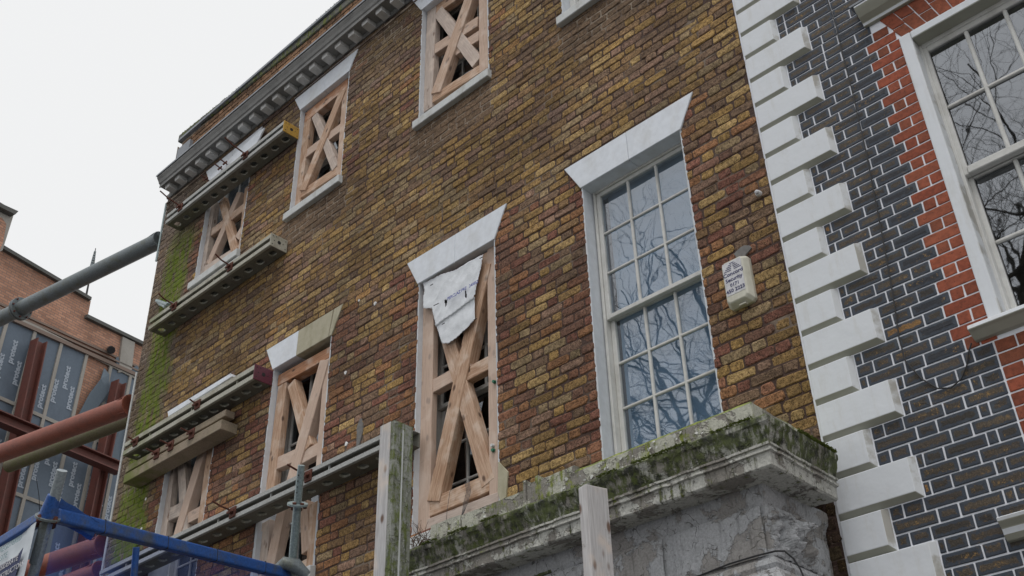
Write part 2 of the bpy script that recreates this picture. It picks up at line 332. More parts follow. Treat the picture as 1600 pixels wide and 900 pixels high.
# ---------------------------------------------------------------- object helpers
LOC = {}
def thing(name, label, cat, loc=(0, 0, 0), group=None):
    o = bpy.data.objects.new(name, None); COL.objects.link(o); o.location = loc; o.empty_display_size = .1
    o['label'] = label; o['category'] = cat
    if group: o['group'] = group
    LOC[o.name] = Vector(loc); return o
def link(o, parent, label=None):
    COL.objects.link(o)
    if parent is not None:
        o.parent = parent
        if parent.name in LOC: o.matrix_parent_inverse = Matrix.Translation(-LOC[parent.name])
    if label: o['label'] = label
    return o
class MB:
    def __init__(s): s.v = []; s.f = []; s.sm = False
    def add(s, vs, fs):
        o = len(s.v); s.v += [tuple(v) for v in vs]; s.f += [tuple(i+o for i in f) for f in fs]; return s
    def box(s, a, b):
        x0, y0, z0 = a; x1, y1, z1 = b
        return s.add([(x0,y0,z0),(x1,y0,z0),(x1,y1,z0),(x0,y1,z0),(x0,y0,z1),(x1,y0,z1),(x1,y1,z1),(x0,y1,z1)],
                     [(0,1,5,4),(1,2,6,5),(2,3,7,6),(3,0,4,7),(4,5,6,7),(3,2,1,0)])
    def hull8(s, bottom, top):
        return s.add(list(bottom)+list(top), [(0,1,5,4),(1,2,6,5),(2,3,7,6),(3,0,4,7),(4,5,6,7),(3,2,1,0)])
    def prism(s, poly, d):                # polygon (list of Vector) extruded along d
        n = len(poly); d = Vector(d); top = [Vector(p)+d for p in poly]
        return s.add([Vector(p) for p in poly]+top, [tuple(range(n)), tuple(range(2*n-1, n-1, -1))]+[((i+1) % n, i, n+i, n+(i+1) % n) for i in range(n)])
    def tube(s, pts, r, n=10, cap=True):
        pts = [Vector(p) for p in pts]; rs = r if isinstance(r, (list, tuple)) else [r]*len(pts)
        d0 = (pts[1]-pts[0]).normalized(); a = d0.orthogonal().normalized(); vs = []
        for i, p in enumerate(pts):
            d = (pts[min(i+1, len(pts)-1)]-pts[max(i-1, 0)]).normalized()
            a = (a - d*a.dot(d)).normalized(); b = d.cross(a)
            vs += [p + (a*math.cos(k*2*math.pi/n)+b*math.sin(k*2*math.pi/n))*rs[i] for k in range(n)]
        fs = [(i*n+k, i*n+(k+1) % n, (i+1)*n+(k+1) % n, (i+1)*n+k) for i in range(len(pts)-1) for k in range(n)]
        if cap: fs += [tuple(range(n-1, -1, -1)), tuple((len(pts)-1)*n+k for k in range(n))]
        s.sm = True; return s.add(vs, fs)
    def mesh(s, name, mat, smooth=None):
        me = bpy.data.meshes.new(name); me.from_pydata(s.v, [], s.f); me.materials.append(mat); me.update()
        import bmesh
        bm = bmesh.new(); bm.from_mesh(me); bmesh.ops.recalc_face_normals(bm, faces=bm.faces); bm.to_mesh(me); bm.free()
        if s.sm if smooth is None else smooth:
            me.polygons.foreach_set('use_smooth', [True]*len(me.polygons)); me.set_sharp_from_angle(angle=R(40))
        return me
    def obj(s, name, mat, parent=None, label=None, bevel=0, kind=None, smooth=None, segs=1):
        o = bpy.data.objects.new(name, s.mesh(name, mat, smooth)); link(o, parent, label)
        if bevel:
            b = o.modifiers.new('bevel', 'BEVEL'); b.width = bevel; b.segments = segs; b.limit_method = 'ANGLE'; b.angle_limit = R(35)
        if kind: o['kind'] = kind
        return o
def tag(o, label, cat, group=None):
    o['label'] = label; o['category'] = cat
    if group: o['group'] = group
    return o
def text_obj(body, size, origin, xdir, ydir, mat, parent, name='lettering', font_bold=0, align='LEFT', ext=.0006, spacing=1.0, shear=0):
    c = bpy.data.curves.new(name, 'FONT'); c.body = body; c.size = size; c.align_x = align; c.extrude = ext; c.resolution_u = 2
    c.space_character = spacing; c.offset = font_bold; c.shear = shear
    t = bpy.data.objects.new('tmp_text', c); COL.objects.link(t); bpy.context.view_layer.update()
    me = bpy.data.meshes.new_from_object(t.evaluated_get(bpy.context.evaluated_depsgraph_get())); bpy.data.objects.remove(t)
    me.materials.clear(); me.materials.append(mat); me.name = name
    o = bpy.data.objects.new(name, me); link(o, parent)
    x = Vector(xdir).normalized(); y = Vector(ydir).normalized(); z = x.cross(y)
    m = Matrix((x, y, z)).transposed().to_4x4(); m.translation = Vector(origin); o.matrix_basis = m
    return o
def proj(p):
    v = Vector(p)-CAM; d = v.dot(fw); return 800+F_PX*v.dot(rt)/d, 450-F_PX*v.dot(up)/d, d

# ================================================================ GROUND
MB().box((-60, -60, -.3), (40, 60, -.12)).obj('ground', M['asphalt'], kind='structure')
MB().box((-60, -2.6, -.2), (40, 12, 0)).obj('pavement', M['paving'], kind='structure', bevel=.02)
MB().box((-60, -7.6, -.119), (40, -7.5, -.115)).obj('road_marking', M['white'], kind='structure')

# ================================================================ BRICKS
def brick_arrays(bricks, n=12, yf=-.006, rough=.0035, corner=.30, rim=.0, inset=.006, depth=.022):
    """bricks: (x0,x1,z0,z1,col) list or quads -> numpy vertex/face arrays of knocked-about brick faces"""
    V = []; C = []; Fq = []; caps = []; RM = []
    for bi, bk in enumerate(bricks):
        x0, x1, z0, z1, col = bk[:5]
        cx, cz = (x0+x1)/2, (z0+z1)/2; hx, hz = (x1-x0)/2, (z1-z0)/2
        c = corner*min(hx, hz)*rng.uniform(.6, 1.5)
        # n=12: 3 points per corner
        base = [(-hx, -hz+c), (-hx+c*.3, -hz+c*.3), (-hx+c, -hz), (hx-c, -hz), (hx-c*.3, -hz+c*.3), (hx, -hz+c), (hx, hz-c), (hx-c*.3, hz-c*.3), (hx-c, hz), (-hx+c, hz), (-hx+c*.3, hz-c*.3), (-hx, hz-c)]
        if n == 8: base = [base[i] for i in (0, 2, 3, 5, 6, 8, 9, 11)]
        base = np.array(base); m = len(base)
        base = base + rng.normal(0, rough*.5, base.shape)
        if len(bk) > 5:   # skewed quad given: map unit square bilinearly
            q = np.array(bk[5]); u = (base[:, 0]/hx+1)/2; v = (base[:, 1]/hz+1)/2
            P2 = (1-u)[:, None]*(1-v)[:, None]*q[0]+u[:, None]*(1-v)[:, None]*q[1]+u[:, None]*v[:, None]*q[2]+(1-u)[:, None]*v[:, None]*q[3]
            cx, cz = q.mean(0); base = P2-np.array([cx, cz])
        y = yf + rng.normal(0, rough*.28); tx, tz = rng.normal(0, rough*.16, 2)
        rings = [(1.0, depth), (1.0, y+inset*.45)]
        il = max(.3, 1-inset*1.2/max(.01, hz)); rings.append((il, y))
        if rim: rings.append((max(.25, 1-rim/max(.01, hz)), y-.0005))
        for k, (sc, yy) in enumerate(rings):
            sx = 1-(1-sc)*min(1.0, hz/max(hx, .01)) if sc < 1 else 1
            P = base*np.array([sx, sc]); Y = np.full(m, yy)
            if k >= 2: Y = Y + rng.normal(0, rough*.25, m) + tx*P[:, 0]/hx + tz*P[:, 1]/hz
            V.append(np.c_[P[:, 0]+cx, Y, P[:, 1]+cz]); RM.append(np.full(m, 1.0 if k < 3 else 0.0))
        C.append(np.tile(np.array([*col, 1.0]), (m*len(rings), 1)))
        caps.append((m, len(rings)))
    return V, C, caps, RM
def brick_mesh(name, bricks, mat, **kw):
    V, C, caps, RM = brick_arrays(bricks, **kw)
    V = np.concatenate(V); C = np.concatenate(C); RM = np.concatenate(RM)
    faces = []; o = 0
    for m, k in caps:
        for r in range(k-1):
            a = o+r*m; b = a+m
            faces += [(a+i, a+(i+1) % m, b+(i+1) % m, b+i) for i in range(m)]
        faces.append(tuple(o+(k-1)*m+i for i in range(m))); o += m*k
    me = bpy.data.meshes.new(name); me.from_pydata(V.tolist(), [], faces); me.materials.append(mat)
    a = me.attributes.new('Col', 'FLOAT_COLOR', 'POINT'); a.data.foreach_set('color', C.ravel().astype(np.float32))
    a = me.attributes.new('rim', 'FLOAT', 'POINT'); a.data.foreach_set('value', RM.astype(np.float32))
    me.update(); return me
def lay_bricks(bricks, parent, mat, name='brick', stuffname='brickwork', limit=300, **kw):
    def vis(b):
        px, py, d = proj(((b[0]+b[1])/2, 0, (b[2]+b[3])/2))
        if not (8 < px < 1592 and 8 < py < 892): return 0
        if b[0] > -4.5 and mat is M['brick'] and b[3] < 4.1 + (1 if b[3] < 3.9 else 0): return 0
        return (b[1]-b[0])/d**2
    order = sorted(range(len(bricks)), key=lambda i: -vis(bricks[i]))
    solo = [i for i in order[:limit] if vis(bricks[i]) > 0]; ss = set(solo)
    for i in solo:
        o = bpy.data.objects.new(name, brick_mesh(name, [bricks[i]], mat, n=8, **kw)); link(o, parent)
    rest = [bricks[i] for i in range(len(bricks)) if i not in ss]
    if rest:
        o = bpy.data.objects.new(stuffname, brick_mesh(stuffname, rest, mat, **kw)); link(o, parent); o['kind'] = 'stuff'
def sheet_with_holes(x0, x1, z0, z1, holes, y):
    xs = sorted({x0, x1, *[h[0] for h in holes], *[h[1] for h in holes]}); zs = sorted({z0, z1, *[h[2] for h in holes], *[h[3] for h in holes]})
    xs = [x for x in xs if x0 <= x <= x1]; zs = [z for z in zs if z0 <= z <= z1]; mb = MB()
    for a, b in zip(xs, xs[1:]):
        for c, d in zip(zs, zs[1:]):
            cx, cz = (a+b)/2, (c+d)/2
            if any(h[0] < cx < h[1] and h[2] < cz < h[3] for h in holes): continue
            mb.add([(a, y, c), (b, y, c), (b, y, d), (a, y, d)], [(0, 1, 2, 3)])
    return mb

# ---- openings of the old brown house: x0, x1, z0, z1
OP = {'W1': (-3.935, -3.015, 4.45, 6.762), 'W2': (-5.79, -4.885, 4.50, 6.762), 'W3': (-7.89, -7.005, 4.50, 6.762),
      'W4': (-5.86, -4.915, 8.70, 10.26), 'W5': (-7.93, -7.062, 8.68, 10.21), 'W6': (-9.78, -8.87, 8.68, 10.2),
      'W7': (-9.71, -8.825, 4.55, 6.74), 'W8': (-7.87, -6.995, 3.0, 5.12), 'W9': (-4.0, -3.08, 8.70, 10.24), 'W10': (-9.71, -8.83, 2.6, 4.2)}
HOLES = list(OP.values())
XL = lambda z: -10.70-.033*(z-5.4)
house = thing('brick_house', 'long brown and yellow stock brick house with propped windows and grey cornice', 'house', (-6.6, 0, 0))
pal = np.array([(.34, .23, .085), (.29, .195, .078), (.40, .29, .125), (.25, .165, .082), (.205, .142, .092), (.27, .18, .125), (.29, .225, .125), (.33, .20, .08), (.21, .145, .11)])
pw = np.array([.22, .19, .09, .14, .12, .06, .11, .04, .06]); pw /= pw.sum(); cum = np.cumsum(pw)
redp = np.array([(.255, .13, .078), (.215, .10, .07), (.29, .155, .075), (.2, .115, .08)])
def brick_col(x, z):
    red = 0
    for k in ('W1', 'W2', 'W3', 'W7', 'W8'):
        a, b, c, d = OP[k]
        if c-.1 < z < d+.2:
            dd = min(abs(x-a), abs(x-b)) if not a < x < b else 0
            red = max(red, .8 if dd < .16 else (.5 if dd < .34 else (.22 if dd < .55 else 0)))
    for k in ('W4', 'W5', 'W6'):
        a, b, c, d = OP[k]
        if c-.1 < z < d+.2 and min(abs(x-a), abs(x-b)) < .25: red = max(red, .22)
    for k in ('W4', 'W5', 'W9', 'W6'):
        a, b, c, d = OP[k]
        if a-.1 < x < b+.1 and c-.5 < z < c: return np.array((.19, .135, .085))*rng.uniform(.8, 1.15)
    nv = mnoise.noise(Vector((x*.7, 3.1, z*.9)))
    t = (mnoise.noise(Vector((x*1.6, z*1.6, 9)))+1)/2
    if rng.random() < red*(.6+t*.8): c = redp[rng.integers(4)].copy()
    else:
        c = pal[int(np.searchsorted(cum, min(.999, max(0, rng.random()*.75+t*.3))))].copy()
    if x < -9.95: c = c*.35+np.array((.20, .17, .135))*.65
    if z > 9.7: c = c*.6+np.array((.15, .13, .11))*.4
    return c*rng.uniform(.76, 1.15)*(1+.15*nv)*(.2 if (x > -2.72 and z < 3.98) else 1)  # deep shade of the gap beside the porch is put into the brick colour
def flemish(x0f, x1f, z0, z1, holes, pitch=.075, jt=.0120, S_=.2175, H_=.105, jit=.0035, colf=brick_col, z_ref=0):
    out = []; k0 = int(math.ceil((z0-z_ref)/pitch)); k1 = int((z1-z_ref)/pitch)
    for k in range(k0, k1):
        za = z_ref+k*pitch+jt/2; zb = z_ref+(k+1)*pitch-jt/2; zm = (za+zb)/2
        xr = x1f(zm); xl = x0f(zm); x = xr; i = k; off = rng.normal(0, .012)
        x += off
        if k % 2: x += S_-(S_-H_)/2+.0
        i = 0
        first = True
        while x > xl:
            L = (S_ if i % 2 == 0 else H_)+rng.normal(0, jit)
            a, b = x-L, x; i += 1; x = a
            a2, b2 = max(a, xl), min(b, xr)
            segs = [(a2, b2)]
            for h in holes:
                if h[2]-.03 < zm < h[3]+.034:
                    ns = []
                    for (p, q) in segs:
                        if q <= h[0] or p >= h[1]: ns.append((p, q)); continue
                        if p < h[0]: ns.append((p, h[0]-.0))
                        if q > h[1]: ns.append((h[1], q))
                    segs = ns
            for (p, q) in segs:
                if q-p < .04: continue
                wz = .0035*math.sin(p*1.3+k)  # slightly wavering courses
                out.append((p+jt/2, q-jt/2+rng.normal(0, .001), za+wz+rng.normal(0, .0012), zb+wz+rng.normal(0, .0012), colf((p+q)/2, zm)))
    return out
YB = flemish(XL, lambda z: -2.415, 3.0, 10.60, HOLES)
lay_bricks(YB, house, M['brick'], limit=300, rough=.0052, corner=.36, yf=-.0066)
# mortar bed (behind the brick faces) and house body
mb = sheet_with_holes(-10.70, -2.405, 0, 10.85, HOLES, -.0012); mb.v = [((XL(v[2]) if v[0] == -10.70 else v[0]), v[1], v[2]) for v in mb.v]
mb.obj('mortar_bed', M['mortar'], house)
# flank return and back
pb = MB(); pb.add([(XL(0), .004, 0), (XL(0), 7, 0), (XL(11.5), 7, 11.5), (XL(11.5), .004, 11.5)], [(0, 1, 2, 3)])
pb.obj('flank_wall', M['mortar'], house)
MB().box((-10.9, .0, 11.60), (-.5, 7, 11.64)).obj('roof', M['lead'], house)
def lead_grid(x): return x
# corner strip of pale trim along the flank edge
a, b = at(163, 880, .02), at(211, 615, .02)
MB().tube([(XL(3)-.03, .0, 3), (XL(7.9)-.03, .0, 7.9)], .014, 6).obj('corner_trim', M['sill'], house)
MB().tube([(XL(9.55)-.035, .0, 9.55), (XL(10.5)-.035, .0, 10.5)], .014, 6).obj('corner_trim', M['galv'], house)

# ---- cornice, modillions, parapet
def extr_profile(prof, x0, x1, mat, name, parent, smooth=False):
    poly = [Vector((x0, y, z)) for y, z in prof]
    return MB().prism(poly, (x1-x0, 0, 0)).obj(name, mat, parent, smooth=smooth)
CX0, CX1 = -10.78, -3.0
cor = extr_profile([(.05, 10.60), (-.035, 10.60), (-.18, 10.605), (-.185, 10.588), (-.195, 10.588), (-.195, 10.635), (-.21, 10.645), (-.225, 10.68), (-.25, 10.715), (-.255, 10.745), (.05, 10.80)], CX0, CX1, M['cornice'], 'cornice', house)
extr_profile([(.05, 10.802), (-.257, 10.747), (-.262, 10.735), (-.266, 10.735), (-.264, 10.765), (.05, 10.83)], CX0-.01, CX1, M['lead'], 'lead_flashing', house)
extr_profile([(.03, 10.46), (-.018, 10.46), (-.02, 10.485), (.03, 10.487)], XL(10.5), CX1, M['mortar'], 'string_course', house)
extr_profile([(.03, 10.545), (-.02, 10.545), (-.03, 10.565), (-.032, 10.597), (.03, 10.599)], XL(10.6), CX1, M['cornice'], 'bed_moulding', house)
x = -10.70; mm = MB(); mod = None
while x < -5.2:
    if mod is None:
        q = MB(); q.add([(0, -.030, .0), (.10, -.030, .0), (.10, -.150, .006), (0, -.150, .006), (0, -.030, .068), (.10, -.030, .068), (.10, -.158, .068), (0, -.158, .068)], [(0,1,5,4),(1,2,6,5),(2,3,7,6),(3,0,4,7),(4,5,6,7),(3,2,1,0)])
        mod = q.mesh('modillion', M['modillion'])
    o = bpy.data.objects.new('modillion', mod); link(o, house); o.matrix_basis = Matrix.Translation((x, 0, 10.534)); x += .2355
PBr = flemish(lambda z: -10.86, lambda z: -3.0, 10.80, 11.60, [], colf=lambda x, z: np.array((.36, .22, .12))*rng.uniform(.5, 1.25))
me = brick_mesh('parapet_brickwork', PBr, M['brick'], rough=.004); 
MB().add([(-10.88, .05, 10.85), (-3, .05, 10.85), (-3, .05, 11.5), (-10.88, .05, 11.63)], [(0, 1, 2, 3)]).add([(-10.88, .05, 10.85), (-10.88, .6, 10.85), (-10.88, .6, 11.63), (-10.88, .05, 11.63)], [(0, 1, 2, 3)]).obj('parapet_bed', M['mortar'], house)
o = bpy.data.objects.new('parapet_brickwork', me); link(o, house); o.matrix_basis = Matrix.Translation((0, .045, 0)); o['kind'] = 'stuff'
MB().hull8([(-10.97, .02, 11.63), (-8.0, .02, 11.47), (-8.0, .5, 11.47), (-10.97, .5, 11.63)], [(-10.97, .02, 11.76), (-8.0, .02, 11.60), (-8.0, .5, 11.62), (-10.97, .5, 11.78)]).obj('coping', M['coping'], house, bevel=.012)
MB().hull8([(-8.0, .02, 11.47), (-3.0, .02, 11.40), (-3, .5, 11.40), (-8.0, .5, 11.47)], [(-8.0, .02, 11.585), (-3.0, .02, 11.5), (-3, .5, 11.5), (-8.0, .5, 11.585)]).obj('coping', M['coping'], house, bevel=.012)
MB().box((-7.98, .035, 11.575), (-6.4, .5, 11.69)).obj('coping', M['coping'], house, bevel=.02)
MB().box((-10.86, -.01, 11.18), (-10.55, .3, 11.42)).obj('lead_box', M['lead'], house, bevel=.008)
ms = MB()
for i in range(900):
    xx = random.uniform(-10.9, -5.5); s_ = random.uniform(.006, .018); zz = (11.76-.0539*(xx+10.97) if xx < -8 else (11.69 if xx < -6.4 else 11.57)) + random.uniform(-.012, .002); yy = random.uniform(.02, .06)
    ms.add([(xx-s_, yy, zz), (xx+s_, yy, zz), (xx+s_*.6, yy-.01, zz+s_*.5), (xx-s_*.6, yy+.01, zz+s_*.55)], [(0, 1, 2, 3)])
M['mossleaf'] = mat_plain('moss', (.10, .13, .02), .95)
ms.obj('parapet_moss', M['mossleaf'], house, kind='stuff')

# ---- lintels, sills
def lintel(op, z0, z1, mat=None, split=None, flare=.16, n=None, parent=house):
    a, b = OP[op][0], OP[op][1]; y0, y1 = -.016, .115
    def piece(xa0, xa1, xb0, xb1, m, lab=None):
        mb = MB().hull8([(xa0, y0, z0), (xa1, y0, z0), (xa1, y1, z0), (xa0, y1, z0)], [(xb0, y0, z1), (xb1, y0, z1), (xb1, y1, z1), (xb0, y1, z1)])
        mb.obj('lintel', m, parent, label=lab, bevel=.004)
    if split:
        piece(a-.012, split, a-flare, split+.005, M['lintel']); piece(split+.003, b-.03, split+.008, b+.015, M['bare_stone'], 'unpainted stained stone half of the lintel')
        piece(b-.022, b+.018, b+.03, b+flare, M['bare_stone'], 'broken corner piece of the bare lintel')
    else:
        mid = (a+b)/2; piece(a-.012, mid-.0015, a-flare, mid-.0015, M['lintel']); piece(mid+.0015, b+.012, mid+.0015, b+flare, M['lintel'])
lintel('W1', 6.762, 7.035); lintel('W2', 6.762, 7.053); lintel('W3', 6.762, 7.045, split=-7.53, flare=.16)
lintel('W4', 10.26, 10.53); lintel('W5', 10.21, 10.50, flare=.165); lintel('W9', 10.24, 10.52); lintel('W6', 10.2, 10.48); lintel('W7', 6.74, 7.03)
def sill(op, zt, proj_=.06, h=.115, ex=.04):
    a, b = OP[op][:2]
    MB().hull8([(a-ex, -proj_, zt-h), (b+ex, -proj_, zt-h), (b+ex, .19, zt-h), (a-ex, .19, zt-h)], [(a-ex, -proj_, zt-.02), (b+ex, -proj_, zt-.02), (b+ex, .19, zt+.02), (a-ex, .19, zt+.02)]).obj('sill', M['sill'], house, bevel=.006)
sill('W4', 8.70); sill('W5', 8.71); sill('W9', 8.71); sill('W6', 8.70); sill('W3', 4.58); sill('W2', 4.47, .07)
# ---- reveals
def reveals(op, d=.20, mat='reveal'):
    a, b, c, e = OP[op]; t = .012
    MB().box((a-t, .003-.006, c), (a+.002, d, e)).obj('reveal', M[mat], house)
    MB().box((b-.002, -.003, c), (b+t, d, e)).obj('reveal', M[mat], house)
    MB().box((a+.002, .12, e-.004), (b-.002, d, e+.008)).obj('reveal', M[mat], house)
for k in OP: reveals(k)
# ---- dark rooms behind
def room(parent, x0, x1, z0, z1, y0=.45, y1=2.4):
    mb = MB(); mb.add([(x0, y0, z0), (x1, y0, z0), (x1, y1, z0), (x0, y1, z0), (x0, y0, z1), (x1, y0, z1), (x1, y1, z1), (x0, y1, z1)],
                      [(1, 2, 6, 5), (2, 3, 7, 6), (3, 0, 4, 7), (4, 5, 6, 7), (3, 2, 1, 0)])
    mb.obj('room', M['room'], parent)
for k, (a, b, c, e) in OP.items(): room(house, a-.1, b+.1, c-.1, e+.1, .2, 1.4)
# ---- sash windows
def sash_window(parent, x0, x1, z0, z1, y, cols=3, rows=(3, 3), bar=.02, stile=.045, glass='glass', mat='sash', zm=None, blind=False, boxw=.03, label=None, dstep=.04, zrows=None):
    """box frame + two sashes; every pane is its own piece"""
    fr = MB(); yb = y+.10
    fr.box((x0, y-.012, z0), (x0+boxw, yb, z1)); fr.box((x1-boxw, y-.012, z0), (x1, yb, z1)); fr.box((x0+boxw, y-.012, z1-boxw), (x1-boxw, yb, z1)); fr.box((x0+boxw, y-.012, z0), (x1-boxw, yb, z0+boxw))
    win = fr.obj('window', M[mat], parent, label=label, bevel=.004)
    if zm is None: zm = (z0+z1)/2
    for si, (za, zb, yy) in enumerate(((zm-.018, z1-boxw, y), (z0+boxw, zm+.018, y+dstep))):
        xa, xb = x0+boxw+.001, x1-boxw-.001; sf = MB(); rail = .035
        hb = .06 if si else rail
        sf.box((xa, yy, za), (xa+stile, yy+.035, zb)); sf.box((xb-stile, yy, za), (xb, yy+.035, zb))
        sf.box((xa+stile, yy+.001, zb-rail), (xb-stile, yy+.034, zb)); sf.box((xa+stile, yy-.004, za), (xb-stile, yy+.034, za+hb))
        sf.obj('sash_frame', M[mat], win, bevel=.004)
        n = rows[si]; gx0, gx1, gz0, gz1 = xa+stile, xb-stile, za+hb, zb-rail
        wx = (gx1-gx0)/cols; wz = (gz1-gz0)/n; gb = MB()
        for i in range(1, cols): gb.box((gx0+wx*i-bar/2, yy+.003, gz0), (gx0+wx*i+bar/2, yy+.03, gz1))
        for j in range(1, n): gb.box((gx0, yy+.005, gz0+wz*j-bar/2), (gx1, yy+.028, gz0+wz*j+bar/2))
        gb.obj('glazing_bars', M[mat], win, bevel=.005)
        for i in range(cols):
            for j in range(n):
                p = MB().box((-wx/2+bar*.3, 0, -wz/2+bar*.3), (wx/2-bar*.3, .004, wz/2-bar*.3)).obj('pane', M[glass], win)
                p.matrix_basis = Matrix.Translation((gx0+wx*(i+.5), yy+.02, gz0+wz*(j+.5))) @ Matrix.Rotation(random.uniform(-.006, .006), 4, 'X') @ Matrix.Rotation(random.uniform(-.006, .006), 4, 'Z')
    if blind:
        MB().box((x0+.075, y+.085, z0), (x1, y+.09, z1)).obj('blind', M['blind'], win)
    return win
sash_window(house, -3.925, -3.02, 4.47, 6.765, .115, 3, (3, 3), zm=5.62, blind=True, glass='glass_film', boxw=.022, stile=.036, label='white twelve over six pane sash window with a blue grey blind' if False else 'white sash window of three panes by six with a pale blind behind')
for k, zm in (('W2', 5.62), ('W3', 5.62), ('W7', 5.62), ('W8', 4.1), ('W10', 3.4)):
    a, b, c, e = OP[k]; sash_window(house, a+.002, b-.002, c, e, .205, 3, (3, 3), zm=zm)
for k in ('W4', 'W5', 'W6'):
    a, b, c, e = OP[k]; sash_window(house, a+.002, b-.002, c, e, .205, 3, (2, 2))
a, b, c, e = OP['W9']; sash_window(house, a+.002, b-.002, c, e, .115, 3, (2, 2), blind=True, glass='glass_film', boxw=.06)
MB().box((-5.3, .36, 5.0), (-5.0, .37, 5.7)).obj('paper_blind', M['blind'], house)
# grout smear patches on the wall
def blob(name, pts, y0, y1, mat, parent, label=None):
    return MB().prism([Vector((p[0], y0, p[1])) for p in pts], (0, y1-y0, 0)).obj(name, mat, parent, label=label, bevel=.002)
M['render_patch'] = mat_plain('grey_render_patch', (.17, .165, .16), .9)
for cx_, cy_, rw, rh in ((563, 678, 5, 19), (1161, 396, 8, 6), ):
    c0 = at(cx_, cy_); sx = rw/130; sz = rh/140
    blob('render_patch', [(c0.x+sx*math.cos(t)*(1+.25*math.sin(3*t+1)), c0.z+sz*math.sin(t)*(1+.2*math.sin(2*t))) for t in [i*math.pi/6 for i in range(12)]], -.016, 0, M['render_patch'], house)
q = [at(x, y) for x, y in ((781, 722), (796, 738), (793, 778), (784, 784), (780, 770))]
blob('render_patch', [(p.x, p.z) for p in q], -.018, .0, M['bare_stone'], house)

for i_, (px_, py_, r_) in enumerate(((541, 583, .016), (587, 475, .018), (542, 694, .018), (229, 780, .014), (222, 826, .013), (562, 470, .012))):
    c0 = at(px_, py_); blob('paint_splat', [(c0.x+r_*math.cos(t)*(1+.3*math.sin(3*t+i_)), c0.z+r_*1.2*math.sin(t)) for t in [i*math.pi/5 for i in range(10)]], -.012, 0, M['white'], house)
# ================================================================ TIMBER BRACES
def timber(parent, a, b, wpx, y=.05, depth=.075, mat='wood', ext=0, name='timber', bevel=.004):
    A, B = at(*a, Y=y), at(*b, Y=y); mx_, my_ = (a[0]+b[0])/2, (a[1]+b[1])/2
    ax = (B-A).normalized(); perp = Vector((-ax.z, 0, ax.x))
    if abs(b[1]-a[1]) > abs(b[0]-a[0])*1.05: o1, o2 = at(mx_-wpx/2, my_, Y=y), at(mx_+wpx/2, my_, Y=y)
    else: o1, o2 = at(mx_, my_-wpx/2, Y=y), at(mx_, my_+wpx/2, Y=y)
    wd = abs((o2-o1).dot(perp)); L = (B-A).length+ext*2
    nseg = max(2, int(L/.12)); mb = MB(); vs = []; fs = []
    for i in range(nseg+1):
        z = -L/2+L*i/nseg; jw = random.uniform(-.0015, .0015)
        vs += [(-wd/2+jw, 0, z), (wd/2+jw, 0, z), (wd/2+jw, depth, z), (-wd/2+jw, depth, z)]
    for i in range(nseg):
        o = i*4; fs += [(o+k, o+(k+1) % 4, o+4+(k+1) % 4, o+4+k) for k in range(4)]
    fs += [(3, 2, 1, 0), tuple(nseg*4+k for k in range(4))]
    mb.add(vs, fs); o = mb.obj(name, M[mat], parent, bevel=bevel)
    m = Matrix((Vector((ax.z, 0, -ax.x)), Vector((0, 1, 0)), ax)).transposed().to_4x4(); m.translation = (A+B)/2; o.matrix_basis = m
    return o
def brace(label, op, items, mat='wood'):
    a, b, c, e = OP[op]; t = thing('timber_brace', label, 'window brace', ((a+b)/2, .05, c), 'timber cross braces wedged in the windows')
    for it in items:
        kw = it[3] if len(it) > 3 else {}
        timber(t, it[0], it[1], it[2], **{**dict(mat=mat), **kw})
    return t
brace('pale timber cross brace in the tall window hung with a torn white sheet', 'W2', [
    ((670, 450), (661, 832), 17.8, dict(name='stile', depth=.06)), ((767, 386), (771.5, 785), 13.5, dict(name='stile', depth=.06)),
    ((663, 460), (772, 399), 24, dict(name='rail', y=.052)), ((676, 603), (735, 570), 21, dict(name='rail', y=.056)), ((728, 585), (764, 566), 21, dict(name='rail', y=.056)),
    ((668, 795), (764, 753), 28, dict(name='rail', y=.053)), ((666, 822), (779, 779), 22, dict(name='rail', y=.038, mat='wood_grey')),
    ((757, 413), (676, 783), 18.5, dict(name='diagonal', y=.04, depth=.10)), ((688, 490), (762, 755), 23, dict(name='diagonal', y=.048, depth=.08))])
brace('warm brown timber cross brace under the half painted, half bare lintel', 'W3', [
    ((441, 600), (419.5, 775), 12.5, dict(name='stile', depth=.07)), ((510.8, 560), (496, 745), 8, dict(name='stile')),
    ((434, 595), (516, 549), 16.5, dict(name='rail', y=.046, depth=.10, mat='wood_orange')), ((432, 724), (470, 707), 19, dict(name='rail', y=.056)), ((462, 720), (500, 699), 19, dict(name='rail', y=.056)),
    ((507, 562), (454, 752), 14, dict(name='diagonal', y=.04, depth=.10)), ((454.5, 598), (480, 700), 15, dict(name='diagonal', y=.048, depth=.09))])
brace('orange and pale timber cross brace beside the yellow ended steel beam', 'W5', [
    ((480.5, 185), (462.5, 322), 9.5, dict(name='stile')), ((539.3, 136), (529, 279), 7.8, dict(name='stile')),
    ((476, 184), (543, 129), 14, dict(name='rail', y=.046, depth=.09, mat='wood_orange')), ((478, 240), (534, 197), 12, dict(name='rail', y=.058)), ((466, 306), (527, 266), 12, dict(name='rail', y=.056)),
    ((535.5, 140), (472.5, 297), 9, dict(name='diagonal', y=.04, depth=.08)), ((491, 179), (523, 262), 13, dict(name='diagonal', y=.05, depth=.08, mat='wood_grey'))])
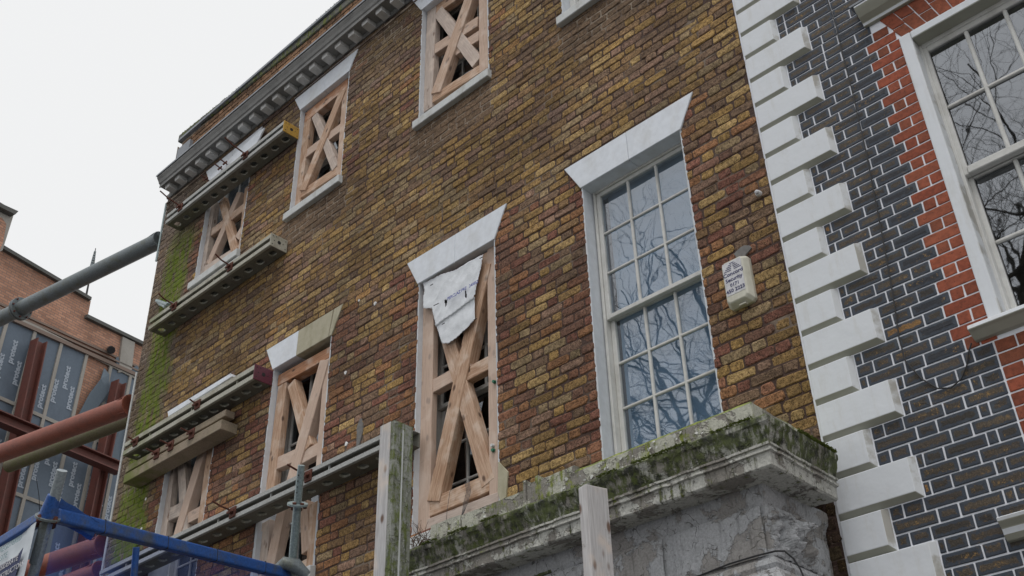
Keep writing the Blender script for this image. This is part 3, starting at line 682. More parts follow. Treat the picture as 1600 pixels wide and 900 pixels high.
brace('whitish timber cross brace in the high window at the top edge of the photo', 'W4', [
    ((674.5, 12), (667, 172), 14, dict(name='stile', mat='wood_grey')), ((754, -40), (755.5, 110), 13.5, dict(name='stile')),
    ((670, 22), (752, -36), 15, dict(name='rail', y=.056)), ((678, 77), (746, 33), 15, dict(name='rail', y=.058)), ((712, 79), (748, 55), 15, dict(name='rail', y=.062)), ((671, 157), (764, 98), 13, dict(name='rail', y=.056)),
    ((739, -22), (680, 145), 13, dict(name='diagonal', y=.04, depth=.09)), ((684, 17), (744, 97), 25, dict(name='diagonal', y=.05, depth=.08, mat='wood_grey'))])
brace('shaded timber cross brace between the two upper steel beams', 'W6', [
    ((331, 318), (311, 438), 9.5, dict(name='stile', mat='wood_grey')), ((385, 292), (374, 395), 5, dict(name='stile')),
    ((330, 363), (382, 322), 11, dict(name='rail', y=.058)), ((317, 424), (376, 388), 15, dict(name='rail', y=.056, mat='wood_grey')),
    ((374, 300), (325, 412), 7, dict(name='diagonal', y=.055, depth=.08)), ((346, 312), (366.5, 392), 12, dict(name='diagonal', y=.045, depth=.06)), ((386, 345), (370, 372), 9, dict(name='diagonal', y=.05))])
brace('grey timber brace below the double timber beam at lower left', 'W7', [
    ((269, 715), (252, 845), 11.5, dict(name='stile', mat='wood_grey')), ((328, 700), (311, 835), 9, dict(name='stile')),
    ((259, 806), (290, 791), 20, dict(name='rail', y=.056, mat='wood_grey')), ((286, 813), (314, 798), 17, dict(name='rail', y=.058)),
    ((318, 695), (273, 845), 10.5, dict(name='diagonal', y=.04, depth=.10)), ((282.5, 715), (288, 850), 12, dict(name='diagonal', y=.05, depth=.08, mat='wood_grey'))])
brace('timber brace of upright boards behind the galvanised scaffold tube', 'W8', [
    ((414, 815), (408, 900), 15, dict(name='stile', mat='wood_grey')), ((490, 785), (484.5, 890), 13, dict(name='stile')),
    ((441, 790), (419, 892), 13, dict(name='diagonal', y=.045, depth=.09)), ((474, 785), (477, 862), 12.5, dict(name='diagonal', y=.05)),
    ((440, 905), (492, 878), 24, dict(name='rail', y=.054))])
# tiny discs on the brace of the tall window
fx = thing('fixing_caps', 'green and white plastic fixing caps on the right stile of the tall window brace', 'fixing', tuple(at(771, 705, .04)))
for (x, y, m_) in ((773, 597, 'green'), (770.5, 696.5, 'white'), (771.5, 704, 'green')):
    p = at(x, y, .045); MB().tube([p, p+Vector((0, -.02, 0))], [.016, .012], 10).obj('cap', M[m_], fx)

# torn white sheet
outl = [(664, 444), (690, 432), (720, 421), (740, 409), (758, 399), (756, 415), (751.7, 431.7), (748, 450), (745, 470), (745.3, 500), (733, 515), (718, 527), (703.3, 538.3), (694, 538), (685, 511.7), (678, 483.3), (665.8, 484), (664, 466.7), (666.7, 455)]
poly = [(at(x, y, .03).x, at(x, y, .03).z) for x, y in outl]
tears = [[(729, 456), (731.5, 456), (733, 469), (730, 466)], [(698, 471), (702, 470), (701, 478), (699, 482)]]
tears = [[(at(x, y, .03).x, at(x, y, .03).z) for x, y in t] for t in tears]
def inside(p, poly):
    c = False; j = len(poly)-1
    for i in range(len(poly)):
        (xi, zi), (xj, zj) = poly[i], poly[j]
        if (zi > p[1]) != (zj > p[1]) and p[0] < (xj-xi)*(p[1]-zi)/(zj-zi)+xi: c = not c
        j = i
    return c
def sheet_y(x, z):
    v = Vector((x*7, 2, z*7)); w1 = mnoise.noise(v); w2 = mnoise.noise(Vector((x*16+z*9, 5, z*10-x*6))); w3 = 1-abs(mnoise.noise(Vector((x*9-z*4, 1, z*5))))*2
    return .008 - .010*w1 - .0025*w2 - .003*w3 - (.012 if abs(z-(6.28+.15*(x+5.4))) < .012 else 0)
g_ = .0075; xs = [p[0] for p in poly]; zs = [p[1] for p in poly]; sm = MB(); idx = {}; cells = []
nx, nz = int((max(xs)-min(xs))/g_)+1, int((max(zs)-min(zs))/g_)+1
def vid(i, j):
    if (i, j) not in idx: x, z = min(xs)+i*g_, min(zs)+j*g_; idx[(i, j)] = len(sm.v); sm.v.append((x, sheet_y(x, z), z))
    return idx[(i, j)]
for i in range(nx):
    for j in range(nz):
        p = (min(xs)+(i+.5)*g_, min(zs)+(j+.5)*g_)
        if inside(p, poly) and not any(inside(p, t) for t in tears): sm.f.append((vid(i, j), vid(i+1, j), vid(i+1, j+1), vid(i, j+1)))
sh = thing('plastic_sheet', 'torn white plastic sheet stapled over the top of the tall braced window', 'sheet', tuple(at(700, 480, .02)))
o = sm.obj('sheeting', M['sheet'], sh, smooth=True); s_ = o.modifiers.new('solid', 'SOLIDIFY'); s_.thickness = .0015
o_ = at(699, 470, -.02); text_obj('PERCLAZ PRE', .044, (o_.x, -.022, o_.z), (1, 0, .03), (0, 0, 1), M['ink_blue'], sh, spacing=.86)
o_ = at(733, 453, -.02); text_obj('240852', .042, (o_.x, -.022, o_.z+.02), (1, 0, .0), (0, 0, 1), M['ink_blue'], sh, spacing=.85)
for (x, y) in ((675, 445), (680, 477), (684, 475), (752, 403), (693, 506), (743, 499), (703, 537)):
    p = at(x, y, -.01); MB().box((p.x-.016, -.016, p.z-.002), (p.x+.016, -.010, p.z+.002)).obj('staple', M['black'], sh)
# loose wires over the bottom rail
wi = thing('loose_wires', 'dark loops of wire hanging over the bottom rail of the tall braced window', 'wire', tuple(at(730, 780, -.1)))
for dx in (0, 2, 4, -2):
    pts = [at(722+dx*.6, 806-dx, -.12), at(727+dx, 785, -.02), at(731+dx, 768, .02), at(729+dx, 753-dx*.5, .04)]
    MB().tube(pts, .0022, 5).obj('wire', M['black'], wi)
MB().tube([at(697, 816, -.12), at(699, 795, -.01), at(703, 768, .03), at(708, 762, .04)], .002, 5).obj('wire', M['black'], wi)

# ================================================================ STEEL WALER BEAMS
def hexhole_strip(x0, x1, y0, y1, z, n, parent, mat, t=.006):
    """bottom web with a row of slotted holes, real openings"""
    mb = MB(); rim_ = MB(); wx = (x1-x0)/n; yc = (y0+y1)/2; hw, hh = .052, .038
    for i in range(n):
        a, b = x0+i*wx, x0+(i+1)*wx; c = (a+b)/2
        hole = [(c-hw, yc-hh*.45), (c-hw*.55, yc-hh), (c+hw*.55, yc-hh), (c+hw, yc-hh*.45), (c+hw, yc+hh*.45), (c+hw*.55, yc+hh), (c-hw*.55, yc+hh), (c-hw, yc+hh*.45)]
        outp = [(a, yc-hh*.45), (a, y0), (b, y0), (b, yc-hh*.45), (b, yc+hh*.45), (b, y1), (a, y1), (a, yc+hh*.45)]
        vs = [(p[0], p[1], z) for p in outp+hole]+[(p[0], p[1], z+.02) for p in hole]
        fs = [(k, (k+1) % 8, 8+(k+1) % 8, 8+k) for k in range(8)]
        mb.add(vs, fs); rim_.add(vs[8:], [(k, (k+1) % 8, 8+(k+1) % 8, 8+k) for k in range(8)])
    w_ = mb.obj('web_plate', mat, parent); rim_.obj('slot_rims', M['beam'], w_, kind='stuff'); return w_
def beam(label, x0, x1, z0, z1, yf=-.22, yb=-.012, mat='beam', plate=None, holes=12, rods=(), gap=.045):
    t = thing('steel_beam', label, 'steel beam', ((x0+x1)/2, yf, z0), 'steel waler beams strapped across the facade')
    h = z1-z0; fh = (h-gap)/2
    ps = MB(); ps.box((x0, yf, z0), (x1, yf+.012, z0+fh)); ps.box((x0, yf+.012, z0), (x1, yf+.03, z0+.006)); ps.obj('lower_flange', M[mat], t, bevel=.003)
    ps = MB(); ps.box((x0, yf, z1-fh), (x1, yf+.012, z1)); ps.box((x0, yf+.012, z1-.006), (x1, yb, z1)); ps.box((x0, yf+.012, z1-fh), (x1, yf+.028, z1-fh+.006)); ps.obj('upper_flange', M[mat], t, bevel=.003)
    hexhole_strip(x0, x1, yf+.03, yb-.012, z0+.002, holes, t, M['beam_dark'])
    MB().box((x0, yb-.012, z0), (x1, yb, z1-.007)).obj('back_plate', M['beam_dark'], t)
    if plate:
        pp = MB().box((x1, yf-.004, z0-.004), (x1+.012, yb, z1+.004)).obj('end_plate', M[plate], t, bevel=.003)
        yc, zc = (yf+yb)/2, (z0+z1)/2; MB().tube([(x1+.012, yc, zc), (x1+.0135, yc, zc)], .021, 12).obj('bolt_hole', M['black'], pp)
        k = MB()
        for dy, dz in ((-.08, .05), (.08, .05), (-.08, -.05), (.08, -.05), (-.04, 0.055), (.05, 0), (-.06, 0)):
            k.tube([(x1+.012, yc+dy, zc+dz), (x1+.0132, yc+dy, zc+dz)], .0065, 8)
        k.obj('bolt_hole', M['black'], pp)
    for s in range(int((x1-x0)/.8)):
        xx = x0+.5+s*.8; MB().box((xx, yf+.014, z0+fh-.01), (xx+.012, yf+.03, z1-fh+.01)).obj('spacer', M[mat], t)
    for xr, ln, tilt in rods:
        zc = (z0+z1)/2
        wr = MB().box((xr-.045, yf-.014, zc-.05), (xr+.045, yf, zc+.05)).obj('washer_plate', M['rust'], t, bevel=.003)
        MB().tube([(xr, yf+.1, zc), (xr-.02*ln, yf-ln*.6, zc+tilt*.5), (xr-.03*ln, yf-ln, zc+tilt)], .0085, 8).obj('tie_rod', M['rust'], wr)
        nb = MB().tube([(xr, yf-.014, zc), (xr, yf-.045, zc)], .022, 6)
        nb.box((xr-.05, yf-.04, zc-.009), (xr+.05, yf-.026, zc+.009)); nb.obj('wing_nut', M['rust'], wr, smooth=False)
    return t
beam('highest steel beam with an ochre yellow end plate, below the cornice', -10.36, -7.92, 9.75, 9.90, mat='beam_grey', plate='yellow', holes=12, rods=((-8.64, .30, .10), (-10.02, .30, .10)))
beam('cream steel beam with a cream drilled end plate, second beam from the top', -10.275, -7.90, 8.16, 8.31, plate='beam', holes=11, rods=((-8.62, .20, .08), (-9.72, .22, .08)))
beam('steel beam with a maroon end plate above the double timber beam', -10.31, -7.90, 6.585, 6.74, plate='maroon', holes=13, rods=((-8.86, .1, .03), (-10.05, .1, .03)))
beam('lowest and longest grey steel beam running to the mossy green post', -10.32, -5.72, 5.185, 5.315, mat='beam_grey', holes=20, rods=((-6.86, .22, .04), (-7.95, .22, .05)))
# white boards / strips behind the beams
def strip(label, pts, y, mat, d=.02, cat='board'):
    q = [at(x, yy, y) for x, yy in pts]
    return tag(MB().prism(q, (0, d, 0)).obj('board', M[mat], None, bevel=.003), label, cat)
strip('flat white board wedged behind the highest steel beam under the cornice', [(325, 280), (335, 290), (402, 222), (413, 199), (404, 205)], -.06, 'lintel')
strip('narrow white strip lying on the maroon ended steel beam', [(264, 650), (264, 646), (362, 584), (362.5, 588)], -.10, 'lintel', .05)
strip('whitish sill board on the cream steel beam under the shaded window', [(294, 457), (296, 470), (375, 413), (372, 400)], -.05, 'sill', .04)
# double timber beam
t = thing('timber_beam', 'pair of bolted mossy timbers below the maroon ended steel beam', 'timber beam', (-9.2, -.1, 6.3))
M['wood_mossy'] = mat_metal('green_stained_timber', (.30, .24, .18), (.16, .13, .1), .5, .85, 0, .9)
MB().box((-10.30, -.16, 6.40), (-8.42, -.05, 6.475)).obj('timber', M['wood_mossy'], t, bevel=.005)
MB().box((-10.22, -.20, 6.24), (-8.40, -.012, 6.345)).obj('timber', M['wood_mossy'], t, bevel=.005)
for xr in (-9.30, -9.57, -8.92):
    wr = MB().box((xr-.045, -.215, 6.31), (xr+.045, -.2, 6.42)).obj('washer_plate', M['rust'], t, bevel=.003)
    nb = MB().tube([(xr, -.215, 6.37), (xr-.01, -.33, 6.39)], .0085, 8); nb.obj('tie_rod', M['rust'], wr)
    nb = MB().tube([(xr, -.215, 6.37), (xr, -.245, 6.37)], .022, 6).box((xr-.05, -.24, 6.36), (xr+.05, -.226, 6.38)); nb.obj('wing_nut', M['rust'], wr, smooth=False)
# small loose rod ends on the white board
t = thing('tie_rod_ends', 'two short rusty tie rod ends poking from the board under the cornice', 'tie rod', tuple(at(350, 255, -.1)))
for (x, y) in ((354, 256), (346, 264), (324, 281)):
    p = at(x, y, -.07); MB().tube([p+Vector((0, .05, -.01)), p+Vector((-.01, -.09, .03))], .009, 7).obj('rod', M['rust'], t)
    MB().box((p.x-.04, p.y-.03, p.z-.01), (p.x+.04, p.y-.015, p.z+.01)).obj('wing_nut', M['rust'], t)

# ================================================================ STUCCO PORCH
po = thing('stone_porch', 'projecting stucco porch top with mossy peeling cornice under the white sash window', 'porch', (-3.6, -.4, 0))
def ring_profile(prof, x0, x1, mat, name, rough=0.0, seg=.05, yend=.02):
    """moulding run: front along x at outward distance, mitred return to the wall on the right. prof: (outset, z)"""
    path = []; L = x1-x0; n = int(L/seg); ds = []
    for i in range(n+1): path.append(('f', x0+L*i/n))
    m = int(.72/seg)
    vs = []; rows = 0; P2 = [prof[0]]
    for a, b in zip(prof, prof[1:]):
        k = max(1, int(math.hypot(b[0]-a[0], b[1]-a[1])/seg)); P2 += [(a[0]+(b[0]-a[0])*j/k, a[1]+(b[1]-a[1])*j/k) for j in range(1, k+1)]
    cols = len(P2)
    for i in range(n+1):
        x = x0+L*i/n
        for o, z in P2: vs.append(Vector((x+(o*(i/n > .999)), -.62-o, z)) if i == n else Vector((min(x, x1+o), -.62-o, z)))
        rows += 1
    for i in range(1, m+1):
        for o, z in P2:
            yy = (-.62-o)*(1-i/m) + yend*(i/m)
            vs.append(Vector((x1+o, yy, z)))
        rows += 1
    if rough:
        for v in vs:
            nn = mnoise.noise_vector(v*9)*rough*.6+mnoise.noise_vector(v*30)*rough*.5; v += nn*(1 if v.z < 4.2 else .6)
    mb = MB(); fs = [(r*cols+c, r*cols+c+1, (r+1)*cols+c+1, (r+1)*cols+c) for r in range(rows-1) for c in range(cols-1)]
    mb.add(vs, fs); mb.add([vs[c] for c in range(cols)], [tuple(range(cols))])
    o = mb.obj(name, mat, po, smooth=True)
    return o
# outsets relative to y=-.62 / x=X1
X1 = -2.50
ring_profile([(-.6, 4.125), (.055, 4.12), (.075, 4.10), (.07, 3.93)], -3.98, X1+.0, M['stucco_block'], 'blocking_course', .006, .03)
ring_profile([(.06, 3.95), (.225, 3.932), (.235, 3.92), (.232, 3.895), (.222, 3.885), (.215, 3.85), (.200, 3.815), (.198, 3.80)], -5.1, X1, M['stucco_mossy'], 'cornice_moulding', .009, .014, yend=-.17)
ring_profile([(.198, 3.80), (.207, 3.798), (.207, 3.786), (.196, 3.783), (.196, 3.772), (.204, 3.769), (.204, 3.757), (.190, 3.752), (.188, 3.69), (.178, 3.682), (0.0, 3.69)], -5.1, X1, M['stucco_fascia'], 'cornice_fascia', .007, .014, yend=-.17)
ring_profile([(.02, 3.70), (.015, 3.64), (-.01, 3.60), (-.012, 3.25)], -5.1, X1+.01, M['stucco_grey'], 'frieze', .006, .03)
ring_profile([(-.012, 3.33), (.03, 3.31), (.04, 3.28), (.03, 3.26), (.07, 3.22), (.075, 3.17), (.05, 3.15), (.05, 2.7)], -4.4, X1+.01, M['stucco_grey'], 'architrave_moulding', .003, .03)
ring_profile([(-.02, 2.72), (-.02, .0)], -4.4, X1+.01, M['stucco_grey'], 'porch_body', .004, .25)
# blocking pieces to the left, with the gap and two upright tiles
for (a, b_, zt, zl, lab) in (((672, 857), (722, 838), 4.118, 3.93, None),):
    pass
def block(x0, x1, zt, zb, yf, yb, mat='stucco_block', name='blocking_stone', rough=.006):
    mb = MB(); n = max(2, int((x1-x0)/.03)); m = 6; vs = []; 
    prof = [(yb, zt)] + [(yb+(yf-yb)*j/4, zt) for j in range(1, 5)] + [(yf, zt+(zb-zt)*j/m) for j in range(1, m+1)] + [(yb, zb)]
    c = len(prof)
    for i in range(n+1):
        for y, z in prof:
            v = Vector((x0+(x1-x0)*i/n, y, z)); v += mnoise.noise_vector(v*11)*rough + mnoise.noise_vector(v*31)*rough*.5; vs.append(v)
    fs = [(r*c+k, r*c+k+1, (r+1)*c+k+1, (r+1)*c+k) for r in range(n) for k in range(c-1)]+[tuple(range(c)), tuple(n*c+k for k in range(c))]
    mb.add(vs, fs); return mb.obj(name, M[mat], po, smooth=True)
block(-4.83, -4.56, 4.118, 3.93, -.695, -.1)
block(-4.55, -3.995, 4.112, 3.93, -.69, -.1)
block(-3.99, -3.62, 4.14, 3.93, -.695, -.55)
for xx in (-4.02, -3.92):
    block(xx, xx+.02, 4.17, 3.95, -.70, -.45, 'stucco_block', 'upright_tile', .002)
MB().box((-5.1, -.62, 3.6), (-3.9, .0, 3.94)).obj('ledge_core', M['stucco_mossy'], po)
# frieze panels, console with crumbled leafwork
for a, b in ((-3.05, -2.515), (-4.1, -3.12)):
    mb = MB(); n = int((b-a)/.03); vs = []; 
    for i in range(n+1):
        for j in range(11):
            x, z = a+(b-a)*i/n, 3.34+.25*j/10; e = min(i, n-i, j, 10-j); y = -.622-(.012 if e > 0 else 0)
            v = Vector((x, y, z)); v.y += mnoise.noise(v*8)*.008; vs.append(v)
    mb.add(vs, [(i*11+j, i*11+j+1, (i+1)*11+j+1, (i+1)*11+j) for i in range(n) for j in range(10)]); mb.obj('frieze_panel', M['stucco_grey'], po, smooth=True)
mb = MB(); vs = []; ny, nz_ = 46, 40      # crumbled console on the return face
for i in range(ny+1):
    for j in range(nz_+1):
        y = -.60+.42*i/ny; z = 3.34+.30*j/nz_; sc_ = math.sin(math.pi*i/ny)*math.sin(math.pi*min(1, j/nz_*1.1+.02))
        v = Vector((y*7, z*9, 3)); lump = abs(mnoise.noise(v*1.6))*1.4+abs(mnoise.noise(v*4))*.7
        st = .03 if mnoise.noise(v*1.1+Vector((4, 4, 4))) > 0 else 0
        vs.append((X1-.002+max(0, sc_)**.5*(.01+.085*lump+st*1.3), y, z))
mb.add(vs, [(i*(nz_+1)+j, i*(nz_+1)+j+1, (i+1)*(nz_+1)+j+1, (i+1)*(nz_+1)+j) for i in range(ny) for j in range(nz_)]); mb.obj('crumbled_console', M['stucco_grey'], po, smooth=False)
# peeling paint flakes
fl = MB()
for i in range(150):
    x = random.uniform(-4.8, -2.5); z = random.choice([random.uniform(3.95, 4.1)]*3+[random.uniform(3.69, 3.76)]*2); y0 = -.697 if z > 3.9 else -.757
    if z > 3.9 and mnoise.noise(Vector((x*4, 0, z*9))) < -.05: continue
    s_ = random.uniform(.004, .014); a_ = random.uniform(0, 6.3); cu = random.uniform(.002, .010); pts = []
    for k in range(5):
        t_ = a_+k*1.257+random.uniform(-.3, .3); rr = s_*random.uniform(.6, 1.2)
        pts.append((x+rr*math.cos(t_), y0-.003-cu*(1 if k in (0, 1) else .2), z+rr*math.sin(t_)))
    fl.add(pts, [tuple(range(5))])
fl.obj('paint_flakes', mat_paint('flaked_white_paint', (.55, .56, .54), .3, .6), po, kind='stuff', smooth=False)
# moss tufts along the cornice lip
ms = MB()
for i in range(7000):
    f_ = random.random()
    if f_ < .72: x = random.uniform(-5.1, -2.27); y = -.855+random.gauss(0, .004); z = 3.932+random.gauss(0, .004)
    else: x = -2.265+random.gauss(0, .004); y = random.uniform(-.8, -.19); z = 3.932+random.gauss(0, .004)
    if mnoise.noise(Vector((x*5, y*5, 2))) < -.1: continue
    s_ = random.uniform(.003, .010); a_ = random.uniform(0, 6.3); c, s2 = math.cos(a_)*s_, math.sin(a_)*s_
    s_ *= .75; ms.add([(x-c, y-s2, z), (x+c, y+s2, z-.2*s_), (x+random.uniform(-1, 1)*s_, y-s_*.5, z+s_*.6)], [(0, 1, 2)])
ms.obj('moss_tufts', M['mossleaf'], po, kind='stuff', smooth=False)
tag(MB().tube([at(1060, 912, -.70), at(1102, 896, -.70), at(1140, 881, -.70), at(1180, 869, -.70), at(1212, 861, -.70), at(1226, 861, -.69), at(1240, 873, -.67), at(1250, 888, -.66), at(1260, 912, -.66)], .0045, 6).obj('cable', M['black'], None), 'black cable draped along the moulding below the porch frieze', 'cable')
# dry twigs at the left end of the ledge
t = thing('dry_weed', 'dry brown weed with bare twigs growing at the left end of the porch ledge', 'plant', tuple(at(655, 850, -.35)))
tw = MB(); rr = random.Random(3)
for i in range(34):
    p = at(655+rr.uniform(-12, 25), 850+rr.uniform(-10, 12), -.4); d = Vector((rr.uniform(-1, 1), rr.uniform(-.6, .3), rr.uniform(-.3, 1.2))).normalized(); pts = [p]
    for k in range(6): d = (d+Vector((rr.uniform(-.5, .5), rr.uniform(-.4, .4), rr.uniform(-.5, .4)))).normalized(); pts.append(pts[-1]+d*.035)
    tw.tube(pts, [.0028*(1-k/8) for k in range(7)], 4)
tw.obj('twigs', M['twig'], t, kind='stuff')

# ================================================================ POSTS in front
t = thing('timber_post', 'square post stained green with algae standing before the lowest steel beam', 'post', (-4.5, -1.2, 0))
def post(t, xa, xb, y0, d, ztop, mat_f, mat_s):
    ys = y0; 
    mb = MB().box((xa, ys+.0, 0), (xb, ys+d, ztop)); return mb.obj('post_shaft', M[mat_s], t, bevel=.004)
post(t, -4.638, -4.512, -1.30, .155, 4.55, None, 'greenpost')
MB().box((-4.640, -1.304, 0), (-4.545, -1.3, 4.548)).obj('pale_facing', M['palepost'], t)
MB().box((-4.5115, -1.235, 3.2), (-4.5085, -1.225, 4.5)).obj('paint_drip', M['sill'], t)
t = thing('timber_post', 'pale grey square post with a slanted top in front of the porch cornice', 'post', (-3.05, -1.25, 0))
mb = MB().hull8([(-3.115, -1.3, 0), (-3.05, -1.3, 0), (-3.05, -1.13, 0), (-3.115, -1.13, 0)], [(-3.109, -1.3, 3.668), (-3.057, -1.3, 3.675), (-3.057, -1.13, 3.70), (-3.109, -1.13, 3.70)])
mb.obj('post_shaft', M['palepost'], t, bevel=.004)

# ================================================================ ALARM BOX
al = thing('alarm_box', 'cream burglar alarm box with printed label right of the white sash window', 'alarm box', (-2.74, -.04, 5.13))
def rectring(x0, x1, z0, z1, y, c):
    return [(x0+c, y, z0), (x1-c, y, z0), (x1, y, z0+c), (x1, y, z1-c), (x1-c, y, z1), (x0+c, y, z1), (x0, y, z1-c), (x0, y, z0+c)]
vs = rectring(-2.832, -2.645, 5.128, 5.470, .0, .02)+rectring(-2.832, -2.645, 5.128, 5.470, -.03, .02)+rectring(-2.822, -2.665, 5.150, 5.458, -.066, .02)+rectring(-2.815, -2.675, 5.158, 5.452, -.074, .018)
mb = MB().add(vs, [(r*8+k, r*8+(k+1) % 8, (r+1)*8+(k+1) % 8, (r+1)*8+k) for r in range(3) for k in range(8)]+[tuple(24+k for k in range(8)), tuple(range(8))])
mb.obj('case', M['alarm'], al, bevel=.003)
MB().box((-2.812, -.0755, 5.205), (-2.676, -.0742, 5.446)).obj('label_plate', M['label'], al)
MB().box((-2.75, -.06, 5.118), (-2.70, -.03, 5.130)).obj('lamp_base', M['alarm'], al, bevel=.003)
lb = MB()
for k, (hw, gp) in enumerate(((.016, 0), (.028, .004), (.040, .006), (.052, .008), (.063, .010))):
    zz = 5.430-k*.0125; cx_ = -2.744
    if gp: lb.box((cx_-hw, -.0765, zz), (cx_-gp, -.0756, zz+.005)); lb.box((cx_+gp, -.0765, zz+.0), (cx_+hw, -.0756, zz+.005))
    else: lb.box((cx_-hw, -.0765, zz), (cx_+hw, -.0756, zz+.005))
lb.obj('logo', M['ink_navy'], al)
for body, z, s_ in (('Concord', 5.343, .040), ('Security', 5.302, .038), ('0171', 5.263, .034), ('450 2223', 5.222, .036)):
    text_obj(body, s_, (-2.744, -.0762, z), (1, 0, 0), (0, 0, 1), M['ink_navy'], al, align='CENTER', font_bold=.0008)
p = at(1185, 302, -.02)
t = thing('wall_sensor', 'small white round sensor on the brown brick near the quoins', 'sensor', tuple(p))
MB().tube([(p.x, 0, p.z), (p.x, -.03, p.z)], [.022, .019], 12).obj('base', M['white'], t); MB().tube([(p.x, -.03, p.z), (p.x, -.045, p.z), (p.x, -.05, p.z)], [.016, .014, .006], 12).obj('lens', M['label'], t)
ft = thing('wall_fitting', 'small grey metal fitting on the mossy brick at the left corner', 'fitting', tuple(at(255, 475, -.05)))
for i, (x, y, x2, y2) in enumerate(((245, 470, 262, 476), (250, 476, 268, 473), (247, 473, 258, 480))):
    MB().tube([at(x, y, -.03), at(x2, y2, -.12)], .022-.003*i, 8).obj('bracket', M['galv'], ft)

# ================================================================ NEIGHBOUR HOUSE
nb_ = thing('neighbour_house', 'dark brick house with white quoins, red brick window surround and large sash window', 'house', (-.6, 0, 0))
QZ = 7.459
qs = {}
def quoin(k):
    long_ = k % 2 == 0; zt = QZ-.225*k; zb = zt-.225; x0, x1 = -2.405, (-1.935 if long_ else -2.135); key = long_
    if key not in qs:
        c, pr, gv = .026, .038, .004; h = .225; W = x1-x0; vs = []
        def rr(x0_, x1_, z0_, z1_, y): return [(x0_, y, z0_), (x1_, y, z0_), (x1_, y, z1_), (x0_, y, z1_)]
        back = rr(0, W, .002, h-.002, .02); base = rr(0, W, .002, h-.002, -.006); f = rr(.012, W-c, c*1.1, h-.010, -pr)
        me_ = MB().add(back+base+f, [(0,1,5,4),(1,2,6,5),(2,3,7,6),(3,0,4,7),(4,5,9,8),(5,6,10,9),(6,7,11,10),(7,4,8,11),(8,9,10,11),(3,2,1,0)]).mesh('quoin', M['quoin'])
        qs[key] = me_
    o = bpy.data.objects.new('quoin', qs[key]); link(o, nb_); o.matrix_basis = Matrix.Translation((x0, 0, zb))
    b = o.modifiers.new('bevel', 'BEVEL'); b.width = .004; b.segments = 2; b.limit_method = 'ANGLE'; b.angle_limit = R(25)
for k in range(-3, 26): quoin(k)
WX0, WX1, WZ0, WZ1 = -1.36, -.24, 4.40, 6.465
nh = [(WX0, WX1, WZ0, WZ1)]
sheet_with_holes(-2.42, 1.5, 0, 9.2, nh, -.0025).obj('white_pointing', M['white_mortar'], nb_)
BA, BB = -1.535, -1.591
darkc = lambda: np.array((.085, .058, .032))*rng.uniform(.35, 1.2)+np.array((.01, .008, .0))*rng.random()
DB = []; RB = []; JT = .0100; S_, H_ = .2200, .1100
k0 = int((2.0-QZ)/.075)
for k in range(k0, 12):
    za = QZ+k*.075; zm = za+.0375
    kq = math.floor((QZ-zm)/.225); xl = (-1.935 if kq % 2 == 0 else -2.135)
    A = (k % 2 == 0)
    if zm < 4.335: xr = -1.397
    elif zm < 6.60: xr = BA if A else BB
    elif zm < 6.80: xr = -1.53
    else: xr = .9
    x = xr; i = 0 if A else 1; 
    if zm < 4.335 and not A: pass
    seq = [S_, H_] if A else ([H_, S_] if zm > 4.335 else [H_, .055, S_])
    while x > xl+.02:
        L = seq[i-(0 if A else 1)] if (i-(0 if A else 1)) < len(seq) else (seq[-1] == S_ and (H_ if (i-(0 if A else 1)-len(seq)) % 2 == 0 else S_) or (S_ if (i-(0 if A else 1)-len(seq)) % 2 == 0 else H_))
        a = max(x-L, xl+.004)
        if a-xl < .028: a = xl+.004
        dark = np.array((.02, .02, .024)) if (i == 0 and A and zm > 4.335) else darkc()
        if rng.random() < .012: dark = np.array((.30, .15, .03))
        if x-a > .025: DB.append((a+JT/2, x-JT/2, za+JT/2, za+.075-JT/2, dark))
        x = a; i += 1
    rc = lambda: np.array((.30, .072, .036))*rng.uniform(.66, 1.1)+np.array((.0, .015, .008))*rng.random()
    if 4.335 < zm < 6.47:
        if A: RB += [(BA+JT/2, -1.458-JT/2, za+JT/2, za+.075-JT/2, rc()), (-1.458+JT/2, -1.372, za+JT/2, za+.075-JT/2, rc())]
        else: RB += [(BB+JT/2, -1.372, za+JT/2, za+.075-JT/2, rc())]
    if zm < 4.335 and zm > 2.4:
        x = -1.397; i = 0 if A else 1
        while x < .6:
            L = S_ if i % 2 == 0 else H_; RB.append((x+JT/2, x+L-JT/2, za+JT/2, za+.075-JT/2, rc())); x += L; i += 1
    if 6.47 <= zm < 6.60:      # springing beside the arch
        xe = -1.376-.45*(zm-6.481); RB.append(((BA if A else BB)+JT/2, xe-.004, za+JT/2, za+.075-JT/2, rc()))
for k in range(14):            # flat arch voussoirs, each split in two
    xb0 = -1.368+.083*k; xb1 = xb0+.083
    lean = lambda x: -.72+(x+.72)*1.0
    def top(x): return x+(x+.72)*.165*1.0*(1)-.0
    for (t0, t1) in (((0, .55), (.55, 1)) if k % 2 else ((0, .38), (.38, 1))):
        q = []
        for (xb, t) in ((xb0, t0), (xb1, t0), (xb1, t1), (xb0, t1)):
            z = 6.478+.245*t; dx = (xb+.72)*.165*t
            q.append((xb+dx, z))
        g2 = .0035
        q = [(q[0][0]+g2, q[0][1]+g2), (q[1][0]-g2, q[1][1]+g2), (q[2][0]-g2, q[2][1]-g2), (q[3][0]+g2, q[3][1]-g2)]
        RB.append((xb0, xb1, q[0][1], q[2][1], rc(), q))
lay_bricks(DB, nb_, M['darkbrick'], name='brick', stuffname='dark_brickwork', limit=290, rough=.0014, corner=.07, rim=.024, inset=.003, yf=-.0078, depth=-.001)
lay_bricks(RB, nb_, M['redbrick'], name='red_brick', stuffname='red_brickwork', limit=200, rough=.0016, corner=.07, inset=.003, yf=-.0078, depth=-.001)
